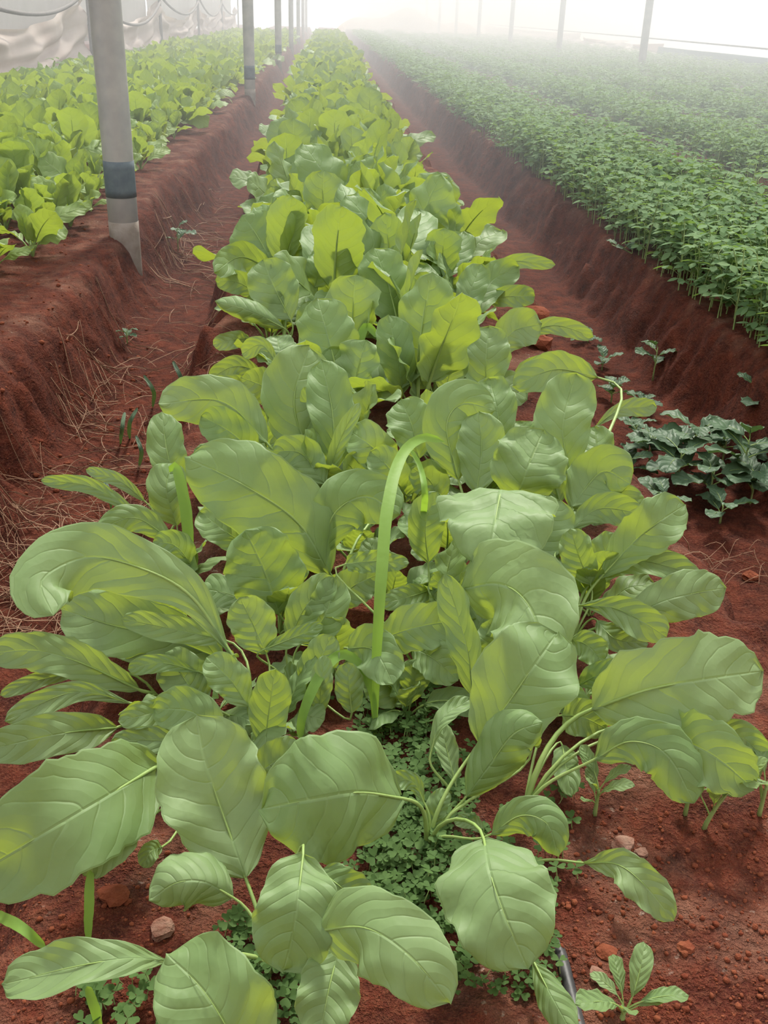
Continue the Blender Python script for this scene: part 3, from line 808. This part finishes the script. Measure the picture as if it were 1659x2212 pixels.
# central row, with leaf parts up to 4.6 m, whole plants up to 8 m, the rest as one mass
r = np.random.default_rng(11)
y = 2.02
nC = 0; row = 0
while y < 4.6:
    for c, x in enumerate(np.arange(-0.12, 0.41, 0.165)):
        xx = x+r.uniform(-0.035, 0.035)+0.03*math.sin(row*2.2); yy = y+r.uniform(-0.05, 0.05)
        if any(math.hypot(xx-q[0], yy-q[1]) < 0.13 for q in MIDROOT): continue
        sc = (0.8 if y < 2.4 else 1.0)*r.uniform(1.0, 1.38)*((0.70 if y < 2.9 else 0.85) if c in (0, 3) else 1.05)
        grow(xx, yy, sc, int(r.integers(6, 8)), r, 'leafy green, %s from left in the %s cross-row behind the bent tall grass' % (ORD[c], ORD[row]), 'central row plants up to the thick post')
        nC += 1
    y += 0.185; row += 1
while y < 8.2:
    for x in np.arange(-0.14, 0.41, 0.16):
        xx = x+r.uniform(-0.05, 0.05); yy = y+r.uniform(-0.07, 0.07)
        o = link('leafy_green', PLANTS_C[r.integers(8)], None, (xx, yy, gz(xx, yy)-0.006)); s = r.uniform(0.95, 1.28); o.scale = (s, s, s)
        o.rotation_euler = (0, 0, r.random()*6.28)
        zn = zone(xx, -0.18, 0.44)
        tag(o, 'far leafy green, %s of the central row, between first and second posts' % zn, 'leafy green', 'central row %s, between the first two posts' % zn)
        nC += 1
    y += 0.21
print('central plants', nC)
def mass(name, spots, datas, mats, label, cat, nl):
    parts_v = []; parts_f = []; parts_uv = []; mi = []; o = 0
    for (x, y, z, a, s, k) in spots:
        v, f, uv = datas[k]
        parts_v.append(rot_z(v, a)*s+np.array([x, y, z])); parts_f.append(f+o); parts_uv.append(uv); o += len(v)
    me = make_mesh(name, np.vstack(parts_v), np.vstack(parts_f), mats, np.vstack(parts_uv))
    return tag(link(name, me), label, cat, kind='stuff')
def blades_only(r, nl, nu=7, nv=2, sc=1.0):
    V = []; F = []; U = []; o = 0
    for j in range(nl):
        a = rnd_leaf_args(r, j < nl*0.5)
        b, s = lib_leaf(seed=int(r.integers(9999)), nu=nu, nv=nv, ef=0.0, **a)
        V.append(rot_z(b[0], j*2.4+r.uniform(-.3, .3))*sc); F.append(b[1]+o); U.append(b[2]); o += len(b[0])
    return np.vstack(V), np.vstack(F), np.vstack(U)
FAR = [blades_only(rp, 8) for _ in range(8)]
spots = []
while y < 36:
    st = 0.2 if y < 16 else 0.3
    for x in np.arange(-0.16, 0.42, 0.15 if y < 16 else 0.19):
        xx = x+r.uniform(-0.06, 0.06); yy = y+r.uniform(-0.1, 0.1)
        spots.append((xx, yy, gz(xx, yy), r.random()*6.28, r.uniform(0.95, 1.2), int(r.integers(8))))
    y += st
mass('distant_leafy_greens', spots, FAR, M['leaf'], 'distant massed leafy greens at the far end of the central row', 'leafy greens', 8)

# left bed
r = np.random.default_rng(12)
nL = 0; spots = []
y = 2.4
while y < 36:
    st = 0.20 if y < 14 else 0.3
    for x in np.arange(-2.65, -0.96, 0.20 if y < 14 else 0.28):
        xx = x+r.uniform(-0.06, 0.06); yy = y+r.uniform(-0.08, 0.08)
        # visible in frame?
        c = RW.T @ (np.array([xx, yy, 0.2])-CAM); px = CX+FPX*c[0]/c[2]
        if px < -600: continue
        if yy < 3.2 and xx > -1.15: continue
        if yy < 7.4 and px > -110:
            o = link('leafy_green', PLANTS_L[r.integers(8)], None, (xx, yy, gz(xx, yy)-0.006)); s = r.uniform(0.85, 1.2)*(0.75 if xx > -1.12 else 1.0); o.scale = (s, s, s)
            o.rotation_euler = (0, 0, r.random()*6.28)
            zn = 'at its trench edge' if xx > -1.2 else 'away from the trench'
            dp = 'beside the thick near post' if yy < 5.2 else 'beyond the thick near post'
            tag(o, 'bright leafy green in left bed, %s, %s' % (zn, dp), 'leafy green', 'left bed, %s, %s' % (zn, dp)); nL += 1
        else:
            spots.append((xx, yy, gz(xx, yy), r.random()*6.28, r.uniform(0.8, 1.1), int(r.integers(8))))
    y += st
print('left plants', nL)
mass('distant_bright_greens', spots, FAR, M['leaf_left'], 'distant massed leafy greens of the left bed', 'leafy greens', 8)

# ------------------------------------------------------------------ seedling crop in the beds at right
def leaflet(L, W, n=4):
    """small oval leaflet along +y, folded a little along the middle"""
    u = np.linspace(0, 1, n+1); w = np.array([0.02, 0.75, 1.0, 0.7, 0.02]) if n == 4 else np.sin(np.pi*u)
    V = []
    for i in range(n+1):
        V += [(-w[i]*W/2, u[i]*L, 0.10*W*w[i]), (0, u[i]*L, 0), (w[i]*W/2, u[i]*L, 0.10*W*w[i])]
    F = []
    for i in range(n):
        a = i*3
        F += [[a, a+1, a+4, a+3], [a+1, a+2, a+5, a+4]]
    return np.array(V), np.array(F)
def rotm(ax, ay, az):
    return np.array(Matrix.Rotation(az, 3, 'Z') @ Matrix.Rotation(ay, 3, 'Y') @ Matrix.Rotation(ax, 3, 'X'))
def trifoliate(r, s=1.0, nseg=4):
    V = []; F = []; o = 0
    for k, a in enumerate((0, 1.75, -1.75)):
        v, f = leaflet(s*(0.040 if k == 0 else 0.034), s*0.023, nseg)
        v = v@rotm(r.uniform(-0.5, 0.1), r.uniform(-0.3, 0.3), a).T
        V.append(v); F.append(f+o); o += len(v)
    return np.vstack(V), np.vstack(F)
def seedling_data(r, h, nl=6, nseg=4, stem=True):
    """stem tube and list of leaves"""
    lean = r.uniform(-0.05, 0.05, 2)
    t = np.linspace(0, 1, 5)[:, None]
    pts = np.hstack([lean[0]*t**2, lean[1]*t**2, h*t])
    sv, sf = tube(pts, np.linspace(0.0026, 0.0014, 5), 4, cap=False)
    leaves = []
    for j in range(nl):
        q = 0.22+0.78*j/(nl-1)
        p = np.array([np.interp(q, t[:, 0], pts[:, k]) for k in range(3)])
        a = j*2.4+r.uniform(-0.4, 0.4)
        pl = r.uniform(0.02, 0.05)*(1.15-0.6*q)
        tip = p+np.array([-math.sin(a)*pl, math.cos(a)*pl, pl*0.5])
        v, f = trifoliate(r, r.uniform(0.8, 1.2), nseg)
        v = v@rotm(r.uniform(-0.35, 0.35), r.uniform(-0.2, 0.2), a).T+tip
        pv, pf = tube(np.array([p, (p+tip)/2+[0, 0, 0.003], tip]), 0.0011, 3, cap=False)
        leaves.append((v, f, pv, np.array(pf)))
    return (sv, np.array(sf)), leaves
SEEDS = []          # meshes: stem mesh, leaf meshes, and whole mesh
rs = np.random.default_rng(31)
SEEDRAW = []
for k in range(8):
    st, lv = seedling_data(rs, rs.uniform(0.15, 0.24), 7)
    stem_me = make_mesh('stem', st[0], st[1], M['seed_stem'])
    leaf_me = []
    V = [st[0]]; F = [st[1]]; MI = [1]*len(st[1]); o = len(st[0])
    for v, f, pv, pf in lv:
        vv = np.vstack([v, pv]); ff = np.vstack([f, pf+len(v)])
        me = make_mesh('leaf', vv, ff, [M['seedling'], M['seed_stem']])
        me.polygons.foreach_set('material_index', np.array([0]*len(f)+[1]*len(pf), dtype=np.int32))
        leaf_me.append(me)
        V.append(vv); F.append(ff+o); o += len(vv); MI += [0]*len(f)+[1]*len(pf)
    V = np.vstack(V); F = np.vstack(F)
    who = make_mesh('seedling', V, F, [M['seedling'], M['seed_stem']]); who.polygons.foreach_set('material_index', np.array(MI, dtype=np.int32))
    SEEDS.append((stem_me, leaf_me, who)); SEEDRAW.append((V, F, np.array(MI)))
SEEDLOW = []
for k in range(8):
    V = []; F = []; o = 0
    h = rs.uniform(0.15, 0.24)
    st, lv = seedling_data(rs, h, 6, 2)
    MI = []
    for v, f, pv, pf in lv: V.append(v*1.0); F.append(f+o); o += len(v); MI += [0]*len(f)
    sv3, sf3 = tube(np.array([[0, 0, 0], [0, 0, h*0.5], [0, 0, h]]), 0.002, 3, cap=False)
    V.append(sv3); F.append(np.array(sf3)+o); MI += [1]*len(sf3)
    SEEDLOW.append((np.vstack(V), np.vstack(F), np.array(MI)))
def seed_mass(name, spots, data, label):
    nv = sum(len(data[s[5]][0]) for s in spots)
    V = []; F = []; MI = []; o = 0
    for (x, y, z, a, s, k) in spots:
        v, f, mi = data[k]
        V.append(rot_z(v, a)*s+np.array([x, y, z])); F.append(f+o); MI.append(mi); o += len(v)
    me = make_mesh(name, np.vstack(V), np.vstack(F), [M['seedling'], M['seed_stem']])
    me.polygons.foreach_set('material_index', np.concatenate(MI).astype(np.int32))
    tag(link(name, me), label, 'seedlings', kind='stuff')
r = np.random.default_rng(33)
def in_frame(x, y, z=0.15, mrg=40):
    c = RW.T @ (np.stack([x, y, np.full_like(x, z)], 0)-CAM[:, None]); return CX+FPX*c[0]/c[2] < 1659+mrg
def scatter_bed(x0, x1, y0, y1, dens):
    n = int((x1-x0)*(y1-y0)*dens)
    x = r.uniform(x0, x1, n); y = r.uniform(y0, y1, n)
    k = in_frame(x, y, mrg=650); return x[k], y[k]
x, y = scatter_bed(1.20, 1.88, 2.2, 7.0, 400)
order = np.argsort(np.hypot(x*1.0, y)+np.maximum(0, x-1.35)*3.0+100*(~in_frame(x, y, mrg=20)))
x, y = x[order], y[order]
z = ground_z(x, y)
for i in range(300):
    k = int(r.integers(8)); s = r.uniform(0.8, 1.12)
    edge = 'at the trench edge of the right bed' if x[i] < 1.36 else 'a little inside the right bed'
    dp = 'nearest the camera' if y[i] < 3.3 else 'level with the thick near post'
    lab = 'three-leaflet seedling '+edge+', '+dp
    if i < 90:
        e = empty('seedling', (x[i], y[i], z[i]-0.004), r.random()*6.28); e.scale = (s, s, s)
        link('stem', SEEDS[k][0], e)
        for lm in SEEDS[k][1]: link('leaf', lm, e)
    else:
        e = link('seedling', SEEDS[k][2], None, (x[i], y[i], z[i]-0.004)); e.rotation_euler = (0, 0, r.random()*6.28); e.scale = (s, s, s)
    tag(e, lab, 'seedling', 'seedlings '+edge+', '+dp)
spots = [(x[i], y[i], z[i], r.random()*6.28, r.uniform(0.8, 1.15), int(r.integers(8))) for i in range(300, len(x))]
seed_mass('seedling_mass', spots[::1], SEEDRAW, 'dense stand of green seedlings filling the nearest right bed')
spots = []
for bi, (a, b) in enumerate(BEDS[3:]):
    for (ya, yb, dn, sc) in ((2.5, 7, 380, 1.0), (7, 12, 190, 1.25), (12, 20, 95, 1.6), (20, 36, 40, 2.1), (36, 46, 25, 2.3)):
        if bi == 0 and ya < 7: continue
        if bi >= 1: dn *= 0.85
        if bi >= 2: dn *= 0.75
        xx, yy = scatter_bed(a-0.03, b+0.03, ya, yb, dn)
        zz = ground_z(xx, yy)
        for i in range(len(xx)): spots.append((xx[i], yy[i], zz[i]-0.02*(sc-1), r.random()*6.28, np.array([sc, sc, 1.0+0.1*(sc-1)])*r.uniform(0.85, 1.15), int(r.integers(8))))
print('seedlings', len(spots))
seed_mass('distant_seedlings', spots, SEEDLOW, 'distant seedling crop covering the beds at right')
# dark low crop in the bed beside the side curtain
spots = []
for (ya, yb, dn, sc) in ((9, 16, 70, 1.6), (16, 30, 30, 2.2)):
    n = int(0.5*(yb-ya)*dn); xx = r.uniform(-3.40, -2.95, n); yy = r.uniform(ya, yb, n)
    for i in range(n): spots.append((xx[i], yy[i], gz(xx[i], yy[i]), r.random()*6.28, r.uniform(0.85, 1.2)*np.array([sc, sc, 1.6]), int(r.integers(8))))
seed_mass('low_dark_crop', spots, SEEDLOW, 'low dark green crop along the foot of the side curtain')

# ------------------------------------------------------------------ clover under the front plants
def heart(L, W):
    """heart-shaped leaflet: notch at the outer end"""
    out = [(0, 0), (0.28, 0.30), (0.5, 0.68), (0.42, 0.96), (0.2, 1.04), (0, 0.86), (-0.2, 1.04), (-0.42, 0.96), (-0.5, 0.68), (-0.28, 0.30)]
    V = [(x*W, y*L, 0.10*abs(x)*W*2) for x, y in out]+[(0, 0.55*L, 0)]
    F = [[i, (i+1) % 10, 10] for i in range(10)]
    return np.array(V), np.array(F)
hv, hf = heart(0.0092, 0.0100)
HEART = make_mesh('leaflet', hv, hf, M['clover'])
stem_v, stem_f = tube(np.array([[0, 0, -0.03], [0.001, 0.001, -0.015], [0, 0, 0]]), 0.0006, 4, cap=False)
CSTEM = make_mesh('stem', stem_v, stem_f, M['seed_stem'])
r = np.random.default_rng(44)
clover_px = []
def clover_spot(n, x0, x1, y0, y1):
    for _ in range(n): clover_px.append((r.uniform(x0, x1), r.uniform(y0, y1)))
clover_spot(120, 800, 1010, 1620, 1950); clover_spot(50, 760, 960, 1480, 1640); clover_spot(40, 940, 1210, 1820, 2110)
clover_spot(40, 490, 640, 1960, 2180); clover_spot(34, 150, 400, 2110, 2215); clover_spot(10, 1180, 1250, 1700, 1900)
for i, (px, py) in enumerate(clover_px):
    p = atz(px, py, 0.02); zg = gz(p[0], p[1]); h = r.uniform(0.012, 0.028)
    e = empty('clover', (p[0], p[1], zg+h), r.random()*6.28)
    e.rotation_euler = (r.uniform(-0.35, 0.25), r.uniform(-0.3, 0.3), r.random()*6.28); s = r.uniform(0.75, 1.15); e.scale = (s, s, s)
    where = 'under the big round crinkled leaf' if i < 120 else 'in the shaded heart of the row' if i < 170 else 'on soil by the big drooping oval leaf' if i < 210 else 'at the foot of the front plant' if i < 250 else 'in the bottom left corner' if i < 284 else 'on bare soil at right'
    tag(e, 'tiny three-leaflet clover '+where, 'clover', 'clover '+where)
    for k in range(3):
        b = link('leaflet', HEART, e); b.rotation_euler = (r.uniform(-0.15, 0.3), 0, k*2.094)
    link('stem', CSTEM, e)
# carpet of further clover too small to pick apart
V = []; F = []; o = 0
for _ in range(900):
    q = r.random()
    if q < 0.7: px, py = r.normal(880, 75), r.uniform(1480, 2000)
    elif q < 0.85: px, py = r.uniform(940, 1200), r.uniform(1850, 2150)
    else: px, py = r.uniform(450, 700), r.uniform(1980, 2212)
    p = atz(px, py, 0.01); zg = gz(p[0], p[1])+r.uniform(0.004, 0.016)
    s = r.uniform(0.5, 0.95); a0 = r.random()*6.28; tl = rotm(r.uniform(-.3, .3), r.uniform(-.3, .3), 0)
    for k in range(3):
        v = (rot_z(hv, a0+k*2.094)*s)@tl.T+np.array([p[0], p[1], zg]); V.append(v); F.append(hf+o); o += len(v)
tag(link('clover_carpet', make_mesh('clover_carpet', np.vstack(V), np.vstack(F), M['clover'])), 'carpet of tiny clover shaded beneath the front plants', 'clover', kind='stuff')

# ------------------------------------------------------------------ grass blades
def grass(pts, wpx, label, n=30, roll=0, group=None, mat=None):
    P = np.array([atz(x, y, z/100) for x, y, z in pts])
    z0 = gz(P[0][0], P[0][1]); P[0] = atz(pts[0][0], pts[0][1], z0)
    sp = spline(P, n)
    T = np.gradient(sp, axis=0); T /= np.linalg.norm(T, axis=1, keepdims=True)
    view = sp-CAM
    S = np.cross(view, T)
    for i in range(1, n):
        if np.dot(S[i], S[i-1]) < 0: S[i] = -S[i]
    S /= np.linalg.norm(S, axis=1, keepdims=True)+1e-9
    v, F, uv = blade(sp, S, wpx*depth(P.mean(0))/FPX, shape='grass', cup=0.15, wave=0.0, crinkle=0, nv=4, seed=1, base=0.3)
    o = link('grass_blade', make_mesh('grass_blade', v-sp[0], F, mat or M['grass'], uv), None, sp[0])
    tag(o, label, 'grass blade', group)
grass([(810,1600,0),(812,1450,8),(822,1280,17),(836,1100,24),(868,985,27),(915,945,27.5),(962,955,26)], 27, 'tall bright grass blade standing in the middle of the row, tip bent over')
grass([(905,1150,18),(918,1080,21),(908,1010,24),(880,960,26)], 14, 'short pale grass blade hanging beside the bent tip')
grass([(808,1590,0),(806,1500,5),(775,1435,8),(735,1415,9),(690,1460,8),(655,1540,5),(648,1600,2)], 24, 'grass blade arched over in the shaded heart of the row')
grass([(415,1280,0),(408,1180,7),(398,1080,13),(380,1010,17),(366,1020,16)], 26, 'upright grass blade among the leaves at the left edge of the row')
grass([(770,860,0),(772,770,12),(790,706,18),(820,730,16)], 20, 'bent grass blade standing up behind the broad upright leaves')
grass([(190,2045,0),(192,1960,4),(195,1880,7)], 22, 'thin green stalk rising from soil in front of the left spoon leaf')
grass([(-30,1965,6),(40,2000,7),(100,2048,5)], 24, 'grass blade entering from the left frame edge near the bottom')
grass([(218,2240,0),(205,2180,3),(188,2130,5)], 22, 'green stalk under the leaf in the bottom left corner')
for k, (px, py, h) in enumerate([(330,880,9),(280,950,8),(240,1100,5),(395,850,8),(300,1010,7),(260,960,6)]):
    rr = np.random.default_rng(k)
    grass([(px,py,-22),(px+rr.uniform(-6,6),py-35,-22+h*0.6),(px+rr.uniform(-35,20),py-70,-22+h)], 9, 'dark grass tuft blade growing in the left trench', mat=M['weed'], group='grass blades in the left trench')

# ------------------------------------------------------------------ weeds: right trench, right-hand corner, trench walls
WEEDLEAF = []
rw = np.random.default_rng(51)
for k in range(6):
    b, s = lib_leaf(0.11, 0.058, rw.uniform(25, 50), rw.uniform(-30, 5), 'oval', 700+k, nu=13, nv=6, pet=0.2, lobes=0.10, wave=0.06)
    WEEDLEAF.append((make_mesh('leaf', b[0], b[1], M['weed'], b[2]), make_mesh('stalk', s[0], s[1], M['stalk'])))
def weed(px, py, h, nl, label, zguess=-0.22, sc=1.0, lean=(0, 0), group=None, leaves=None, seed=0):
    r = np.random.default_rng(seed)
    p = atz(px, py, zguess)
    for _ in range(4):
        z = gz(p[0], p[1]); p = atz(px, py, z)
    e = empty('weed', (p[0], p[1], z-0.003)); tag(e, label, 'weed', group)
    t = np.linspace(0, 1, 6)[:, None]
    pts = np.hstack([lean[0]*t**1.5, lean[1]*t**1.5, h*t])
    v, f = tube(pts, np.linspace(0.003, 0.0016, 6), 5)
    link('stem', make_mesh('stem', v, f, M['seed_stem']), e)
    for j in range(nl):
        q = 0.25+0.75*(j+1)/nl
        lm, sm = (leaves or WEEDLEAF)[r.integers(6)]
        b = link('leaf', lm, e); b.location = tuple(np.interp(q, t[:, 0], pts[:, k]) for k in range(3))
        b.rotation_euler = (r.uniform(-.2, .2), r.uniform(-.2, .2), j*2.2+r.uniform(-.5, .5)); s = sc*r.uniform(0.7, 1.15)*(1.1-0.35*q); b.scale = (s, s, s)
        link('stalk', sm, b)
    return e
wl = 'dark jagged-leaved weed in the right trench, '
weed(1400, 1010, 0.09, 7, wl+'nearest the pale horizontal leaf', sc=1.1, seed=1)
weed(1460, 1050, 0.10, 8, wl+'in the middle of the clump', sc=1.2, seed=2)
weed(1530, 1085, 0.09, 8, wl+'lowest of the clump', sc=1.2, seed=3)
weed(1600, 1040, 0.12, 8, wl+'at the right of the clump', sc=1.2, seed=4)
weed(1655, 1000, 0.20, 7, wl+'taller with a bare stem at the frame edge', sc=1.0, lean=(-0.05, 0.06), seed=5)
weed(1560, 1000, 0.08, 7, wl+'behind the clump', sc=1.1, seed=6)
weed(1370, 960, 0.06, 6, wl+'small, close against the central bed', sc=0.8, seed=7)
weed(1430, 1110, 0.05, 5, wl+'small, in front of the clump', sc=0.9, seed=8)
weed(1320, 870, 0.05, 6, wl+'shaded behind the tall pale leaf', sc=0.8, seed=9)
weed(1390, 890, 0.04, 6, wl+'low by the foot of the right bed', sc=0.7, seed=13)
weed(1300, 800, 0.04, 5, wl+'small and far along', sc=0.8, seed=10)
weed(1555, 1130, 0.05, 5, wl+'nearest the camera', sc=0.9, seed=14)
weed(1490, 1010, 0.11, 8, wl+'between clump and right bed', sc=1.3, seed=31)
weed(1620, 1090, 0.09, 8, wl+'in the low front right of the clump', sc=1.2, seed=32)
weed(1350, 1040, 0.06, 6, wl+'touching the leaves of the central row', sc=1.0, seed=33)
weed(1410, 820, 0.11, 5, 'flat-topped weed standing alone at the foot of the right bed', sc=0.9, seed=11)
weed(1270, 740, 0.03, 5, 'dark low weed in the right trench level with the lone pale leaf', sc=0.7, seed=12)
weed(385, 540, 0.10, 6, 'small weed growing at the foot of the left bank past the thick post', sc=0.9, seed=15)
weed(275, 740, 0.04, 6, 'tiny dark weed in a hollow of the left bank', sc=0.5, seed=16)
SLEAF = []
for k in range(6):
    b, s = lib_leaf(0.075, 0.022, rw.uniform(55, 85), rw.uniform(-10, 45), rw.choice(['long', 'spoon']), 800+k, nu=13, nv=6, pet=0.3, wave=0.08)
    SLEAF.append((make_mesh('leaf', b[0], b[1], M['leaf'], b[2]), make_mesh('stalk', s[0], s[1], M['stalk'])))
weed(1345, 2200, 0.015, 7, 'young seedling with pale narrow leaves on bare soil, bottom right', 0, 1.0, leaves=SLEAF, seed=21)
weed(1520, 1790, 0.06, 8, 'spindly young plant on red soil below the huge lobed leaf', 0, 1.0, (0.02, 0.0), leaves=SLEAF, seed=22)
weed(1480, 1760, 0.05, 6, 'thin-stemmed young plant beside the pale clod', 0, 0.9, leaves=SLEAF, seed=23)
weed(1640, 1760, 0.05, 6, 'young plant cut by the right frame edge below the lobed leaves', 0, 1.2, leaves=SLEAF, seed=24)
weed(1285, 1760, 0.04, 7, 'small drooping plant in the shade under the lobed leaves', 0, 0.9, leaves=SLEAF, seed=25)
weed(1600, 620, 0.10, 6, 'straggling weed leaning out from the right bed', -0.02, 0.8, (-0.1, -0.03), leaves=WEEDLEAF, seed=26)
weed(1380, 560, 0.06, 5, 'straggling weed hanging over the right bank', -0.05, 0.8, (-0.12, -0.02), leaves=WEEDLEAF, seed=27)

# ------------------------------------------------------------------ drip tapes, straw, clods
for k, (xx, lab) in enumerate(((-0.085, 'black drip tape lying on the bed under the front plant'), (0.225, 'black drip tape along the right half of the central bed'))):
    yy = np.arange(0.4, 9, 0.12); zz = ground_z(np.full_like(yy, xx), yy)-0.001-0.02*np.clip((yy-0.66)/0.1, 0, 1)
    v, f = tube(np.stack([xx+0.006*np.sin(yy*4), yy, zz], 1), 0.0065, 8)
    tag(link('drip_tape', make_mesh('drip_tape', v, f, M['drip'])), lab, 'drip tape', 'drip tapes')
r = np.random.default_rng(61)
V = []; F = []; o = 0
def strand(px, py, zg, L, rad):
    global o
    p = atz(px, py, zg); zz = gz(p[0], p[1]); p = atz(px, py, zz)
    if p[2]-zz > 0.2: return
    a = r.random()*6.28; n = 6; t = np.linspace(-0.5, 0.5, n)
    bend = r.uniform(-0.3, 0.3)
    x = p[0]+L*(np.cos(a)*t-np.sin(a)*bend*t*t); y = p[1]+L*(np.sin(a)*t+np.cos(a)*bend*t*t)
    z = ground_z(x, y)+0.003+r.uniform(0, 0.012)+r.uniform(0, 0.02)*np.sin((t+0.5)*3.14)
    v, f = tube(np.stack([x, y, z], 1), rad, 3, cap=False)
    V.append(v); F.append(np.array(f)+o); o += len(v)
for _ in range(300): strand(r.uniform(-20, 330), r.uniform(1020, 1420), -0.22, r.uniform(0.05, 0.2), r.uniform(0.0006, 0.0014))
for _ in range(160): strand(r.uniform(150, 480), r.uniform(640, 1050), -0.24, r.uniform(0.06, 0.22), r.uniform(0.0007, 0.0016))
for _ in range(110): strand(r.uniform(350, 500), r.uniform(400, 640), -0.24, r.uniform(0.1, 0.3), r.uniform(0.001, 0.002))
for _ in range(30): strand(r.uniform(1380, 1659), r.uniform(1180, 1300), -0.1, r.uniform(0.05, 0.14), r.uniform(0.0005, 0.001))
tag(link('dry_straw', make_mesh('dry_straw', np.vstack(V), np.vstack(F), M['straw'])), 'dry straw and roots littering the left trench', 'straw', kind='stuff')
def clod_mesh(seed, mat, sub=2):
    rr = np.random.default_rng(seed)
    import bmesh
    bm = bmesh.new(); bmesh.ops.create_icosphere(bm, subdivisions=sub, radius=1)
    ph = rr.random(6)*6
    for vv in bm.verts:
        c = vv.co; k = 1+0.22*math.sin(3*c.x+ph[0])*math.sin(3*c.y+ph[1])+0.15*math.sin(6*c.z+ph[2]+2*c.x)+rr.uniform(-.07, .07)
        vv.co = Vector((c.x*k, c.y*k, c.z*k*0.7))
    me = bpy.data.meshes.new('soil_clod'); bm.to_mesh(me); bm.free(); me.materials.append(mat)
    return me
CL = [clod_mesh(k, M['clod']) for k in range(4)]+[clod_mesh(9+k, M['pale_clod']) for k in range(2)]
def clod(px, py, zg, s, k, label, group=None):
    p = atz(px, py, zg); z = gz(p[0], p[1]); p = atz(px, py, z)
    oo = link('soil_clod', CL[k], None, (p[0], p[1], z+s*0.25)); oo.scale = (s, s*0.9, s*0.8); oo.rotation_euler = (0, 0, px)
    tag(oo, label, 'clod', group)
clod(1345, 1830, 0, 0.012, 4, 'pale crumbly clod on the soil below the lobed leaves')
clod(1385, 1845, 0, 0.007, 5, 'small whitish lump beside the pale crumbly clod')
clod(1310, 2060, 0, 0.009, 0, 'red clod above the bottom right seedling')
clod(1480, 2050, 0, 0.008, 1, 'round red clod on bare soil at bottom right')
clod(1290, 2110, 0, 0.008, 4, 'dusty pale clod left of the bottom right seedling')
clod(1620, 1250, -0.2, 0.02, 2, 'dark red clod at the right frame edge by dry stalks')
clod(350, 2010, 0, 0.012, 4, 'greyish crusted clod in front of the rolled leaf')
clod(245, 1940, 0, 0.014, 0, 'red clod between spoon leaf and rolled leaf')
clod(1155, 690, -0.02, 0.05, 3, 'large red clod on the right shoulder of the central bed')
clod(1165, 745, -0.03, 0.04, 1, 'red clod below the larger one on the right shoulder of the central bed')
V = []; F = []; o = 0
base = clod_mesh(77, M['clod'], 1)
bv = np.array([v.co[:] for v in base.vertices]); bf = np.array([p.vertices[:] for p in base.polygons])
cnt = 0
for _ in range(1500):
    px, py = (r.uniform(1150, 1700), r.uniform(1750, 2230)) if r.random() < 0.55 else ((r.uniform(-20, 420), r.uniform(1750, 2230)) if r.random() < 0.5 else (r.uniform(-20, 330), r.uniform(560, 1000)))
    p = atz(px, py, 0 if py > 1500 else -0.15); z = gz(p[0], p[1])
    s = 0.0011+0.0032*r.random()**3
    if py < 1100: s *= 2.2
    v = rot_z(bv, r.random()*6.28)*s+np.array([p[0], p[1], z+0.2*s]); V.append(v); F.append(bf+o); o += len(v)
tag(link('soil_crumbs', make_mesh('soil_crumbs', np.vstack(V), np.vstack(F), M['clod'])), 'loose red soil crumbs strewn over the bed shoulders', 'soil crumbs', kind='stuff')
print('objects', len(bpy.data.objects))
